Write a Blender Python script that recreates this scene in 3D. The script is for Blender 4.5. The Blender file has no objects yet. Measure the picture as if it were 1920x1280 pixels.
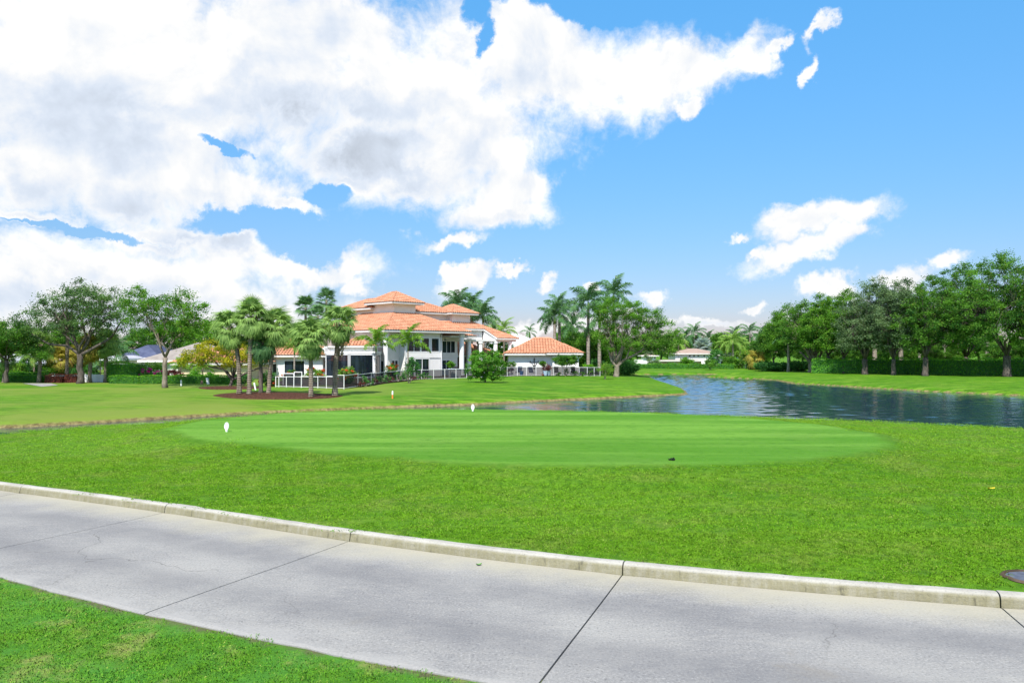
import bpy, math, random
import numpy as np
from mathutils import Vector, Matrix, noise as mnoise

sc = bpy.context.scene
COL = sc.collection
R = math.radians
rng = np.random.default_rng(7)
random.seed(7)

# ------------------------------------------------------------------ camera
EYE = 1.9            # metres above the cart path
FOC = 1408.0         # focal length in pixels of the 1920 px wide photograph
HOR = 660.0          # row of the horizon
cam_d = bpy.data.cameras.new('camera')
cam = bpy.data.objects.new('camera', cam_d)
COL.objects.link(cam)
cam.location = (0, 0, EYE)
cam.rotation_euler = (R(90), 0, 0)
cam_d.sensor_width = 36
cam_d.lens = 36 * FOC / 1920
cam_d.shift_y = (HOR - 640) / 1920
cam_d.clip_start = 0.1
cam_d.clip_end = 9000
sc.camera = cam

# ------------------------------------------------------------------ light and exposure
SUN_DIR = Vector((-0.14, -0.61, 0.78)).normalized()
SUN_EL = math.asin(SUN_DIR.z)
SUN_AZ = math.atan2(SUN_DIR.x, SUN_DIR.y)
EXPO = 1.0
sun_d = bpy.data.lights.new('sun', 'SUN')
sun_d.energy = 3.4
sun_d.angle = R(0.6)
sun_d.color = (1.0, 0.95, 0.88)
sun = bpy.data.objects.new('sun', sun_d)
COL.objects.link(sun)
sun.rotation_euler = (-SUN_DIR).to_track_quat('-Z', 'Y').to_euler()
sun.location = (-20, -20, 60)
sc.view_settings.view_transform = 'Standard'
sc.view_settings.look = 'None'
sc.view_settings.gamma = 1
sc.view_settings.exposure = EXPO
sc.view_settings.use_curve_mapping = False
sc.cycles.max_bounces = 8
sc.cycles.transparent_max_bounces = 24
sc.cycles.use_denoising = True


# ------------------------------------------------------------------ node helpers
class NT:
    def __init__(s, nt):
        s.nt = nt
        nt.nodes.clear()

    def n(s, t, **k):
        nd = s.nt.nodes.new(t)
        for a, v in k.items():
            setattr(nd, a, v)
        return nd

    def link(s, a, b):
        s.nt.links.new(a, b)

    def put(s, sock, v):
        if isinstance(v, bpy.types.NodeSocket):
            s.nt.links.new(v, sock)
        elif v is not None:
            if sock.type == 'RGBA' and len(v) == 3:
                v = (*v, 1)
            sock.default_value = v

    def m(s, op, a, b=None, c=None, clamp=False):
        nd = s.n('ShaderNodeMath', operation=op)
        nd.use_clamp = clamp
        s.put(nd.inputs[0], a)
        if b is not None:
            s.put(nd.inputs[1], b)
        if c is not None:
            s.put(nd.inputs[2], c)
        return nd.outputs[0]

    def v(s, op, a, b=None):
        nd = s.n('ShaderNodeVectorMath', operation=op)
        s.put(nd.inputs[0], a)
        if b is not None:
            if op == 'SCALE':
                s.put(nd.inputs['Scale'], b)
            else:
                s.put(nd.inputs[1], b)
        return nd.outputs['Value'] if op in ('LENGTH', 'DOT_PRODUCT', 'DISTANCE') else nd.outputs[0]

    def noise(s, vec, scale, detail=4, rough=0.5, dist=0.0, lac=2.0):
        nd = s.n('ShaderNodeTexNoise')
        s.put(nd.inputs['Vector'], vec)
        nd.inputs['Scale'].default_value = scale
        nd.inputs['Detail'].default_value = detail
        nd.inputs['Roughness'].default_value = rough
        nd.inputs['Lacunarity'].default_value = lac
        nd.inputs['Distortion'].default_value = dist
        return nd.outputs['Fac']

    def ramp(s, f, lo, hi, a=0.0, b=1.0, smooth=True):
        nd = s.n('ShaderNodeMapRange')
        nd.interpolation_type = 'SMOOTHSTEP' if smooth else 'LINEAR'
        s.put(nd.inputs['Value'], f)
        s.put(nd.inputs['From Min'], lo)
        s.put(nd.inputs['From Max'], hi)
        s.put(nd.inputs['To Min'], a)
        s.put(nd.inputs['To Max'], b)
        return nd.outputs[0]

    def mix(s, f, a, b, blend='MIX'):
        nd = s.n('ShaderNodeMix', data_type='RGBA', blend_type=blend)
        s.put(nd.inputs['Factor'], f)
        s.put(nd.inputs['A'], a)
        s.put(nd.inputs['B'], b)
        return nd.outputs['Result']

    def mapping(s, vec, scale=(1, 1, 1), rot=(0, 0, 0), loc=(0, 0, 0)):
        nd = s.n('ShaderNodeMapping')
        s.put(nd.inputs['Vector'], vec)
        nd.inputs['Scale'].default_value = scale
        nd.inputs['Rotation'].default_value = rot
        nd.inputs['Location'].default_value = loc
        return nd.outputs[0]


# ------------------------------------------------------------------ the sky: Nishita air with sunlit cumulus
# Each cloud is an ellipse on the celestial dome (bearing, elevation); rows are written in the
# photograph's rows and columns and turned into angles here.
def dome(px, py):
    return (math.degrees(math.atan((px - 960) / FOC)),
            math.degrees(math.atan((HOR - py) / math.hypot(FOC, px - 960))))


CLOUDS = [  # column, row, half width, half height, turn in degrees
    (120, 120, 420, 260, 0), (470, 110, 420, 200, 0), (760, 170, 330, 190, 5),
    (640, 60, 260, 120, 0), (250, 290, 330, 130, 0), (700, 290, 250, 110, 0), (900, 250, 200, 130, 20),
    (1010, 130, 190, 125, 10), (1130, 150, 190, 85, 5), (1260, 125, 170, 58, 8), (1385, 98, 95, 40, 12),
    (1455, 88, 48, 15, 12), (1285, 190, 26, 22, 0),
    (440, 360, 150, 60, -8), (530, 398, 50, 22, -10), (250, 350, 170, 75, 0), (60, 330, 200, 90, 0),
    (790, 345, 120, 45, 0), (640, 345, 80, 26, -5), (965, 350, 105, 60, 15), (950, 400, 112, 44, 4),
    (1010, 340, 60, 48, 10),
    (860, 458, 68, 17, 6), (310, 440, 130, 45, 0), (440, 480, 120, 48, 0), (120, 500, 240, 75, 0),
    (340, 520, 240, 60, 0), (540, 510, 170, 34, 4), (640, 512, 60, 16, 5), (60, 400, 140, 30, 0),
    (240, 590, 420, 60, 0), (20, 560, 200, 110, 0),
    (1525, 412, 108, 34, 12), (1595, 395, 40, 26, 25), (1575, 440, 48, 20, 10), (1500, 470, 112, 26, 12),
    (1415, 478, 28, 14, 10), (1384, 441, 28, 11, 8),
    (1540, 76, 42, 17, 28), (1520, 138, 30, 15, 50), (1555, 540, 58, 22, 10), (1690, 518, 58, 26, 4),
    (1775, 482, 48, 20, 5), (1392, 560, 24, 13, 25), (1026, 540, 28, 12, 8), (1228, 550, 34, 13, 5),
    (1455, 600, 36, 14, 10), (880, 525, 60, 20, 15), (845, 518, 22, 18, 20), (960, 516, 40, 10, 8),
    (1105, 540, 20, 9, 0), (660, 545, 40, 16, 10), (740, 600, 120, 20, 0), (1330, 606, 60, 10, 0),
    (1030, 610, 110, 14, 0), (1180, 600, 70, 10, 0),
]
HOLES = [(428, 276, 34, 8, -14), (888, 8, 26, 34, 20), (1010, -18, 120, 30, -8), (1130, 6, 60, 26, -10), (900, 62, 14, 20, 10),
         (190, 428, 110, 7, -4), (80, 414, 60, 5, 4), (470, 430, 90, 22, -4), (560, 470, 60, 30, 0), (600, 375, 34, 18, 10)]
SHADES = [(640, 290, 330, 80, 0), (760, 320, 200, 60, 0), (90, 370, 300, 60, 0), (150, 230, 330, 60, 0),
          (330, 395, 280, 36, 0), (420, 460, 150, 40, 0), (300, 210, 400, 50, 0), (930, 425, 110, 18, 0),
          (120, 560, 380, 50, 0), (560, 210, 380, 50, 0), (1540, 498, 110, 14, 8)]

world = bpy.data.worlds.new('World')
sc.world = world
world.use_nodes = True
W = NT(world.node_tree)
tc = W.n('ShaderNodeTexCoord').outputs['Generated']
sep = W.n('ShaderNodeSeparateXYZ')
W.link(tc, sep.inputs[0])
dx, dy, dz = sep.outputs
az = W.m('MULTIPLY', W.m('ARCTAN2', dx, dy), 57.29578)
el = W.m('MULTIPLY', W.m('ARCSINE', dz), 57.29578)
cmb = W.n('ShaderNodeCombineXYZ')
W.link(az, cmb.inputs[0])
W.link(el, cmb.inputs[1])
wn = W.n('ShaderNodeTexNoise')
W.link(tc, wn.inputs['Vector'])
wn.inputs['Scale'].default_value = 9.0
wn.inputs['Detail'].default_value = 9
wn.inputs['Roughness'].default_value = 0.62
wv = W.v('SUBTRACT', wn.outputs['Color'], (0.5, 0.5, 0.5))
P = W.v('ADD', cmb.outputs[0], W.v('MULTIPLY', wv, (8.5, 7.0, 0)))
sky = W.n('ShaderNodeTexSky', sky_type='NISHITA')
sky.sun_disc = False
sky.sun_elevation = SUN_EL
sky.sun_rotation = SUN_AZ
sky.altitude = 0
sky.air_density = 1.0
sky.dust_density = 0.2
sky.ozone_density = 2.2


def dome_field(rows, smooth):
    out = None
    for (cx, cy, hw, hh, turn) in rows:
        c = dome(cx, cy)
        ew = (dome(cx + hw, cy)[0] - dome(cx - hw, cy)[0]) / 2
        eh = (dome(cx, cy - hh)[1] - dome(cx, cy + hh)[1]) / 2
        q = W.v('SUBTRACT', P, (c[0], c[1], 0))
        if turn:
            r = W.n('ShaderNodeVectorRotate', rotation_type='Z_AXIS')
            W.link(q, r.inputs['Vector'])
            r.inputs['Angle'].default_value = R(-turn)
            q = r.outputs[0]
        ln = W.v('LENGTH', W.v('MULTIPLY', q, (1 / ew, 1 / eh, 0)))
        e = W.m('SUBTRACT', 1.0, ln)
        out = e if out is None else W.m('SMOOTH_MAX', out, e, smooth)
    return out


S = dome_field(CLOUDS, 0.22)
H = dome_field(HOLES, 0.1)
S = W.m('SUBTRACT', S, W.m('MULTIPLY', W.m('MAXIMUM', W.m('ADD', H, 0.7), 0.0), 0.85))
# outside the bearings listed above the same fair-weather cumulus goes on at random
up = W.m('ADD', W.m('MAXIMUM', dz, 0.0), 0.22)
flat = W.n('ShaderNodeCombineXYZ')
W.link(W.m('DIVIDE', dx, up), flat.inputs[0])
W.link(W.m('DIVIDE', dy, up), flat.inputs[1])
gen = W.m('SUBTRACT', W.m('MULTIPLY', W.noise(flat.outputs[0], 1.1, 2, 0.5), 2.6), 1.28)
inside = W.m('MULTIPLY', W.ramp(W.m('ABSOLUTE', az), 36, 44, 1, 0), W.ramp(el, 25, 31, 1, 0))
Sf = W.n('ShaderNodeMix', data_type='FLOAT')
W.link(inside, Sf.inputs['Factor'])
W.link(gen, Sf.inputs['A'])
W.link(S, Sf.inputs['B'])
S = Sf.outputs['Result']
n_big = W.noise(tc, 7.0, 10, 0.60, 0.3)
warp = W.v('ADD', tc, W.v('SCALE', SUN_DIR[:], 0.0))
toward = W.v('ADD', tc, (-0.012, -0.004, 0.022))
n_off = W.noise(toward, 7.0, 6, 0.55, 0.3)
n_fine = W.noise(tc, 30.0, 9, 0.68, 0.4)
Dn = W.m('ADD', S, W.m('MULTIPLY', W.m('SUBTRACT', n_big, 0.5), 2.1))
Dn = W.m('ADD', Dn, W.m('MULTIPLY', W.m('SUBTRACT', n_fine, 0.5), 0.80))
alpha = W.ramp(Dn, -0.24, 0.50)
thick = W.ramp(Dn, 0.15, 0.9)
relief = W.m('MULTIPLY', W.m('SUBTRACT', n_big, n_off), 0.85)
shade = W.m('MAXIMUM', W.m('ADD', dome_field(SHADES, 0.25), 0.25), 0.0)
shade = W.m('MULTIPLY', shade, W.ramp(W.noise(tc, 4.0, 4, 0.5), 0.15, 0.75))
lum = W.m('ADD', 1.0, relief)
lum = W.m('SUBTRACT', lum, W.m('MULTIPLY', W.m('MULTIPLY', shade, thick), 0.36))
soft = W.m('MULTIPLY', W.ramp(W.noise(W.v('ADD', tc, (0.3, 0.1, 0.7)), 3.0, 2.5, 0.5, 0.6), 0.44, 0.72), thick)
lum = W.m('SUBTRACT', lum, W.m('MULTIPLY', soft, 0.13))
lum = W.m('MINIMUM', W.m('MAXIMUM', lum, 0.55), 1.06)
ccol = W.mix(W.ramp(lum, 0.80, 1.0), (0.86, 0.955, 1.10, 1), (1.0, 1.0, 0.995, 1))
CLOUD_LUM = 0.515
ccol = W.v('SCALE', ccol, W.m('MULTIPLY', lum, CLOUD_LUM))
SKY_STRENGTH = 0.098
hs = W.n('ShaderNodeHueSaturation')
W.link(sky.outputs[0], hs.inputs['Color'])
hs.inputs['Saturation'].default_value = 1.08
skyc = W.v('MULTIPLY', hs.outputs[0], W.mix(W.ramp(el, 0.0, 26.0, 0, 1, False), (0.43, 0.35, 0.47), (0.64, 1.21, 1.32)))
bg_sky = W.n('ShaderNodeBackground')
W.link(skyc, bg_sky.inputs[0])
bg_sky.inputs[1].default_value = SKY_STRENGTH
bg_cl = W.n('ShaderNodeBackground')
W.link(ccol, bg_cl.inputs[0])
bg_cl.inputs[1].default_value = 1.0
mx = W.n('ShaderNodeMixShader')
W.link(W.m('MULTIPLY', alpha, W.ramp(el, 0.0, 2.5, 0.35, 1.0)), mx.inputs[0])
W.link(bg_sky.outputs[0], mx.inputs[1])
W.link(bg_cl.outputs[0], mx.inputs[2])
wo = W.n('ShaderNodeOutputWorld')
W.link(mx.outputs[0], wo.inputs[0])
world.cycles.sampling_method = 'MANUAL'
world.cycles.sample_map_resolution = 512


# ------------------------------------------------------------------ materials
def material(name, build):
    mt = bpy.data.materials.new(name)
    mt.use_nodes = True
    t = NT(mt.node_tree)
    out = t.n('ShaderNodeOutputMaterial')
    build(t, out)
    return mt


def principled(t, out, color, rough=0.7, spec=0.3, normal=None, **kw):
    b = t.n('ShaderNodeBsdfPrincipled')
    t.put(b.inputs['Base Color'], color)
    t.put(b.inputs['Roughness'], rough)
    b.inputs['Specular IOR Level'].default_value = spec
    if normal is not None:
        t.link(normal, b.inputs['Normal'])
    for k, v in kw.items():
        t.put(b.inputs[k.replace('_', ' ')], v)
    t.link(b.outputs[0], out.inputs['Surface'])
    return b


def bump(t, h, strength, dist):
    b = t.n('ShaderNodeBump')
    b.inputs['Strength'].default_value = strength
    b.inputs['Distance'].default_value = dist
    t.link(h, b.inputs['Height'])
    return b.outputs[0]


def wpos(t):
    return t.n('ShaderNodeNewGeometry').outputs['Position']


def attr(t, name):
    return t.n('ShaderNodeAttribute', attribute_name=name).outputs['Fac']


def plain(name, c, rough=0.7, spec=0.3, var=0.12, scale=1.5, bmp=0.0, bscale=40, **kw):
    c = Vector(c)

    def f(t, out):
        p = wpos(t)
        n = t.noise(p, scale, 5, 0.6)
        col = t.mix(t.ramp(n, 0.3, 0.7), tuple(c * (1 - var)), tuple(c * (1 + var)))
        nm = bump(t, t.noise(p, bscale, 3), bmp, 0.02) if bmp else None
        principled(t, out, col, rough, spec, nm, **kw)
    return material(name, f)


def lawn_colour(t, p):
    """Bermuda grass: mottled bright green with darker tufts, dry straw flecks and the grain of the mower."""
    big = t.noise(p, 0.16, 5, 0.6)
    mid = t.noise(p, 1.1, 5, 0.62)
    lane = t.noise(t.mapping(p, (0.35, 2.2, 1), (0, 0, R(-14))), 1.0, 4, 0.6)
    fine = t.noise(p, 9.0, 5, 0.7)
    tiny = t.noise(t.mapping(p, (24, 46, 30)), 1.0, 4, 0.75)
    c = t.mix(t.ramp(big, 0.32, 0.68), (0.054, 0.160, 0.007), (0.108, 0.236, 0.014))
    c = t.mix(t.ramp(lane, 0.42, 0.66, 0, 0.7), c, (0.125, 0.230, 0.018))
    c = t.mix(t.ramp(mid, 0.48, 0.66, 0, 0.65), c, (0.150, 0.205, 0.036))
    c = t.mix(t.ramp(fine, 0.38, 0.60, 0.7, 0), c, (0.034, 0.105, 0.005))
    c = t.mix(t.ramp(tiny, 0.55, 0.72, 0, 0.42), c, (0.185, 0.235, 0.048))
    c = t.mix(t.ramp(tiny, 0.30, 0.47, 0.38, 0), c, (0.020, 0.068, 0.003))
    return c, fine, tiny


def fore_colour(t, p, c):
    """the strip before the path: cooler green, worn to straw in patches"""
    c = t.mix(t.ramp(t.noise(p, 1.3, 5, 0.65), 0.35, 0.6, 0.85, 0.35), c, (0.060, 0.205, 0.030))
    return t.mix(t.ramp(t.noise(p, 2.1, 6, 0.7), 0.50, 0.68, 0, 0.75), c, (0.230, 0.235, 0.080))


def m_lawn(t, out):
    p = wpos(t)
    c, fine, tiny = lawn_colour(t, p)
    c = t.mix(attr(t, 'fore'), c, fore_colour(t, p, c))
    # the far side is watered more: a fresher, more even green
    far = attr(t, 'far')
    f2 = t.noise(t.mapping(p, (0.35, 0.9, 1)), 0.5, 5, 0.62)
    cf = t.mix(t.ramp(f2, 0.35, 0.68), (0.056, 0.185, 0.005), (0.120, 0.255, 0.011))
    cf = t.mix(t.ramp(t.noise(t.mapping(p, (0.8, 2.4, 1)), 1.0, 6, 0.75), 0.40, 0.58, 0.9, 0), cf, (0.038, 0.112, 0.004))
    cf = t.mix(t.ramp(t.noise(t.mapping(p, (0.25, 1.1, 1), (0, 0, R(8))), 1.0, 6, 0.72), 0.50, 0.64, 0, 0.75), cf, (0.185, 0.285, 0.035))
    dry = t.noise(p, 0.09, 4, 0.6)
    cf = t.mix(t.m('MULTIPLY', attr(t, 'dry'), t.ramp(dry, 0.35, 0.62)), cf, (0.155, 0.215, 0.034))
    c = t.mix(far, c, cf)
    # the tee: cut to a few millimetres, denser and paler, mown in lanes
    tee = attr(t, 'tee')
    lanes = t.noise(t.mapping(p, (0.10, 1.25, 1), (0, 0, R(5))), 1.0, 3, 0.55)
    ct = t.mix(t.ramp(lanes, 0.38, 0.62), (0.072, 0.205, 0.014), (0.132, 0.288, 0.034))
    ct = t.mix(t.ramp(t.noise(p, 0.5, 5, 0.6), 0.48, 0.7, 0, 0.5), ct, (0.110, 0.228, 0.032))
    ct = t.mix(t.ramp(t.noise(t.mapping(p, (14, 24, 1)), 1.0, 4, 0.7), 0.5, 0.72, 0, 0.35), ct, (0.150, 0.270, 0.050))
    ct = t.mix(t.ramp(t.noise(p, 5.0, 5, 0.7), 0.32, 0.5, 0.45, 0), ct, (0.040, 0.135, 0.007))
    edge = t.m('ADD', tee, t.m('MULTIPLY', t.m('SUBTRACT', t.noise(p, 1.6, 6, 0.75), 0.5), 0.7))
    collar = t.m('MULTIPLY', t.ramp(edge, 0.02, 0.25), t.ramp(edge, 0.75, 0.45))
    c = t.mix(t.m('MULTIPLY', collar, 0.4), c, (0.050, 0.145, 0.006))
    c = t.mix(t.ramp(edge, 0.28, 0.75), c, ct)
    # banks: dry stems and bare earth over the water line
    bk = t.m('ADD', attr(t, 'bank'), t.m('MULTIPLY', t.m('SUBTRACT', t.noise(p, 2.2, 6, 0.75), 0.5), 0.6))
    bcol = t.mix(t.ramp(t.noise(t.mapping(p, (5, 5, 1.5)), 1.0, 5, 0.7), 0.35, 0.65), (0.105, 0.080, 0.034), (0.255, 0.215, 0.090))
    c = t.mix(t.ramp(bk, 0.45, 0.8), c, bcol)
    # trodden earth at the path's edge
    ed = t.m('ADD', attr(t, 'edge'), t.m('MULTIPLY', t.m('SUBTRACT', t.noise(p, 2.2, 6, 0.75), 0.5), 1.5))
    c = t.mix(t.ramp(ed, 0.62, 0.95, 0, 0.85), c, (0.115, 0.098, 0.058))
    h = t.m('ADD', t.m('MULTIPLY', fine, 0.6), t.m('MULTIPLY', tiny, 0.4))
    principled(t, out, c, 0.85, 0.08, bump(t, h, 0.75, 0.05))


def m_blade(t, out, fore=False):
    p = wpos(t)
    c, fine, tiny = lawn_colour(t, p)
    if fore:
        c = fore_colour(t, p, c)
    r = t.n('ShaderNodeNewGeometry').outputs['Random Per Island']
    oi = t.n('ShaderNodeObjectInfo').outputs['Random']
    k = t.m('FRACT', t.m('ADD', r, t.m('MULTIPLY', oi, 7.31)))
    c = t.mix(t.ramp(k, 0.0, 1.0, 0, 0.42, False), c, (0.150, 0.330, 0.016))
    c = t.mix(t.ramp(k, 0.94, 0.98, 0, 0.55), c, (0.30, 0.32, 0.09))
    c = t.mix(1.0, c, (1.85, 1.88, 2.0, 1), 'MULTIPLY')
    d = t.n('ShaderNodeBsdfDiffuse')
    t.link(c, d.inputs[0])
    nn = t.v('NORMALIZE', t.v('ADD', t.v('SCALE', t.n('ShaderNodeNewGeometry').outputs['Normal'], 0.35), (0.0, 0.0, 1.0)))
    t.link(nn, d.inputs['Normal'])
    tr = t.n('ShaderNodeBsdfTranslucent')
    t.link(c, tr.inputs[0])
    mx = t.n('ShaderNodeMixShader')
    mx.inputs[0].default_value = 0.22
    t.link(d.outputs[0], mx.inputs[1])
    t.link(tr.outputs[0], mx.inputs[2])
    t.link(mx.outputs[0], out.inputs['Surface'])


def leaf_mat(name, dark, light, odd=None, odd_share=0.06, trans=0.42, gloss=0.12):
    def f(t, out):
        a = attr(t, 'tint')
        p = wpos(t)
        a = t.m('ADD', a, t.m('MULTIPLY', t.m('SUBTRACT', t.noise(p, 0.55, 3, 0.6), 0.5), 0.9), clamp=True)
        c = t.mix(a, dark, light)
        if odd:
            r = t.n('ShaderNodeNewGeometry').outputs['Random Per Island']
            c = t.mix(t.ramp(r, 1 - odd_share - 0.01, 1 - odd_share + 0.01), c, odd)
        b = t.n('ShaderNodeBsdfPrincipled')
        t.link(c, b.inputs['Base Color'])
        b.inputs['Roughness'].default_value = 0.5
        b.inputs['Specular IOR Level'].default_value = gloss
        tr = t.n('ShaderNodeBsdfTranslucent')
        t.link(t.mix(1.0, c, (1.15, 1.2, 0.7, 1), 'MULTIPLY'), tr.inputs[0])
        mx = t.n('ShaderNodeMixShader')
        mx.inputs[0].default_value = trans
        t.link(b.outputs[0], mx.inputs[1])
        t.link(tr.outputs[0], mx.inputs[2])
        t.link(mx.outputs[0], out.inputs['Surface'])
    return material(name, f)


def bark_mat(name, a, b, ring=0.0):
    def f(t, out):
        p = wpos(t)
        n = t.noise(t.mapping(p, (6, 6, 1.6)), 1.0, 6, 0.7)
        lich = t.noise(p, 1.7, 5, 0.65)
        c = t.mix(t.ramp(n, 0.3, 0.7), a, b)
        c = t.mix(t.ramp(lich, 0.56, 0.68, 0, 0.35), c, tuple(min(1, x * 1.15 + 0.03) for x in b))
        h = n
        if ring:
            w = t.n('ShaderNodeTexWave', bands_direction='Z')
            t.link(p, w.inputs['Vector'])
            w.inputs['Scale'].default_value = ring
            w.inputs['Distortion'].default_value = 1.5
            c = t.mix(t.ramp(w.outputs['Fac'], 0.0, 0.35, 0.55, 0), c, tuple(x * 0.5 for x in a))
            h = t.m('ADD', n, w.outputs['Fac'])
        principled(t, out, c, 0.9, 0.1, bump(t, h, 0.8, 0.04))
    return material(name, f)


def m_concrete(t, out):
    p = wpos(t)
    big = t.noise(p, 0.55, 5, 0.6)
    drag = t.noise(t.mapping(p, (5, 16, 1), (0, 0, R(26))), 1.0, 5, 0.7)
    fine = t.noise(p, 55, 4, 0.75)
    c = t.mix(t.ramp(big, 0.3, 0.7), (0.182, 0.180, 0.182), (0.292, 0.284, 0.268))
    c = t.mix(t.ramp(drag, 0.42, 0.72, 0, 0.40), c, (0.325, 0.310, 0.285))
    c = t.mix(t.ramp(drag, 0.25, 0.42, 0.3, 0), c, (0.130, 0.130, 0.140))
    c = t.mix(t.ramp(fine, 0.5, 0.68, 0, 0.6), c, (0.40, 0.39, 0.37))
    c = t.mix(t.ramp(fine, 0.30, 0.46, 0.75, 0), c, (0.085, 0.085, 0.088))
    pit = t.n('ShaderNodeTexVoronoi')
    t.link(t.mapping(p, (9, 15, 1), (0, 0, R(20))), pit.inputs['Vector'])
    pit.inputs['Scale'].default_value = 1.5
    pm = t.m('MULTIPLY', t.ramp(pit.outputs['Distance'], 0.06, 0.16, 1, 0), t.ramp(t.noise(p, 1.3, 4, 0.6), 0.5, 0.62))
    c = t.mix(t.m('MULTIPLY', pm, 0.75), c, (0.055, 0.055, 0.055))
    k0 = attr(t, 'across')
    tr_ = t.m('MAXIMUM', t.ramp(t.m('ABSOLUTE', t.m('SUBTRACT', k0, 0.26)), 0.02, 0.15, 1, 0), t.ramp(t.m('ABSOLUTE', t.m('SUBTRACT', k0, 0.66)), 0.02, 0.15, 1, 0))
    c = t.mix(t.m('MULTIPLY', tr_, t.ramp(t.noise(p, 0.9, 5, 0.65), 0.25, 0.65, 0.1, 0.5)), c, (0.135, 0.135, 0.142))
    cr = t.n('ShaderNodeTexVoronoi', feature='DISTANCE_TO_EDGE')
    wob_ = t.n('ShaderNodeTexNoise')
    t.link(p, wob_.inputs['Vector'])
    wob_.inputs['Scale'].default_value = 2.2
    wob_.inputs['Detail'].default_value = 6
    t.link(t.v('ADD', p, t.v('SCALE', t.v('SUBTRACT', wob_.outputs['Color'], (0.5, 0.5, 0.5)), 0.7)), cr.inputs['Vector'])
    cr.inputs['Scale'].default_value = 0.38
    cm = t.m('MULTIPLY', t.ramp(cr.outputs['Distance'], 0.0012, 0.0035, 1, 0), t.ramp(t.noise(p, 0.45, 3, 0.5), 0.50, 0.60))
    c = t.mix(t.m('MULTIPLY', cm, 0.55), c, (0.075, 0.073, 0.068))
    st_ = t.ramp(t.noise(p, 0.75, 6, 0.7, 0.6), 0.60, 0.72)
    c = t.mix(t.m('MULTIPLY', st_, 0.35), c, (0.20, 0.175, 0.135))
    # pale cement laitance near both edges, yellowish along the kerb
    k = attr(t, 'across')
    kn = t.m('ADD', k, t.m('MULTIPLY', t.m('SUBTRACT', t.noise(p, 1.6, 5, 0.65), 0.5), 0.35))
    c = t.mix(t.ramp(kn, 0.72, 1.02, 0, 0.62), c, (0.42, 0.385, 0.275))
    c = t.mix(t.ramp(kn, 0.0, 0.07, 0.5, 0), c, (0.33, 0.32, 0.305))
    h = t.m('ADD', t.m('MULTIPLY', fine, 0.5), t.m('MULTIPLY', drag, 0.5))
    principled(t, out, c, 0.88, 0.2, bump(t, h, 0.45, 0.012))


def m_kerb(t, out):
    p = wpos(t)
    sz = t.n('ShaderNodeSeparateXYZ')
    t.link(p, sz.inputs[0])
    drip = t.noise(t.mapping(p, (16, 16, 3)), 1.0, 5, 0.7)
    c = t.mix(t.ramp(t.noise(p, 2.5, 5, 0.65), 0.3, 0.7), (0.33, 0.315, 0.275), (0.42, 0.405, 0.365))
    stain = t.m('MULTIPLY', t.ramp(sz.outputs[2], 0.058, 0.082, 1, 0), t.ramp(drip, 0.25, 0.6, 0.55, 1.0))
    c = t.mix(t.m('MULTIPLY', stain, 0.8), c, (0.195, 0.178, 0.088))
    c = t.mix(t.m('MULTIPLY', t.ramp(drip, 0.58, 0.72), t.ramp(sz.outputs[2], 0.05, 0.084, 0.8, 0.15)), c, (0.075, 0.072, 0.055))
    c = t.mix(t.ramp(t.noise(p, 60, 4, 0.7), 0.3, 0.5, 0.4, 0), c, (0.14, 0.135, 0.12))
    principled(t, out, c, 0.9, 0.2, bump(t, t.noise(p, 45, 5, 0.7), 0.6, 0.015))


def m_water(t, out):
    p = wpos(t)
    a = t.noise(t.mapping(p, (1.0, 1.5, 1), (0, 0, R(12))), 1.5, 5, 0.62, 0.6)
    b = t.noise(t.mapping(p, (1, 1.6, 1), (0, 0, R(-20))), 5.2, 4, 0.6, 0.3)
    gust = t.ramp(t.noise(t.mapping(p, (0.5, 1.0, 1)), 0.07, 3, 0.6), 0.35, 0.65, 0.45, 1.0)
    h = t.m('MULTIPLY', t.m('ADD', a, t.m('MULTIPLY', b, 0.28)), gust)
    principled(t, out, (0.014, 0.040, 0.072), 0.035, 0.5, bump(t, h, 1.0, 0.009), IOR=1.45)


def m_tile(t, out):
    a = attr(t, 'tint')
    p = wpos(t)
    c = t.mix(a, (0.45, 0.195, 0.108), (0.63, 0.325, 0.200))
    c = t.mix(t.ramp(t.noise(p, 0.5, 5, 0.65), 0.45, 0.75, 0, 0.35), c, (0.58, 0.33, 0.23))
    c = t.mix(t.ramp(t.noise(p, 5, 4, 0.7), 0.30, 0.46, 0.45, 0), c, (0.27, 0.115, 0.070))
    principled(t, out, c, 0.75, 0.2, bump(t, t.noise(p, 18, 4), 0.4, 0.02))


def m_stucco(t, out):
    p = wpos(t)
    c = t.mix(t.ramp(t.noise(p, 0.8, 5, 0.6), 0.3, 0.7), (0.74, 0.72, 0.70), (0.81, 0.795, 0.78))
    st = t.noise(t.mapping(p, (2.2, 2.2, 0.25)), 1.0, 5, 0.7)
    c = t.mix(t.ramp(st, 0.58, 0.75, 0, 0.3), c, (0.55, 0.52, 0.48))
    principled(t, out, c, 0.85, 0.2, bump(t, t.noise(p, 25, 4), 0.3, 0.02))


def m_pane(t, out):
    p = wpos(t)
    c = t.mix(t.ramp(t.noise(t.mapping(p, (1.5, 1.5, 0.2)), 1.0, 3), 0.4, 0.6), (0.006, 0.010, 0.016), (0.022, 0.034, 0.050))
    principled(t, out, c, 0.04, 0.5, bump(t, t.noise(p, 0.6, 2), 0.06, 0.1))


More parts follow.
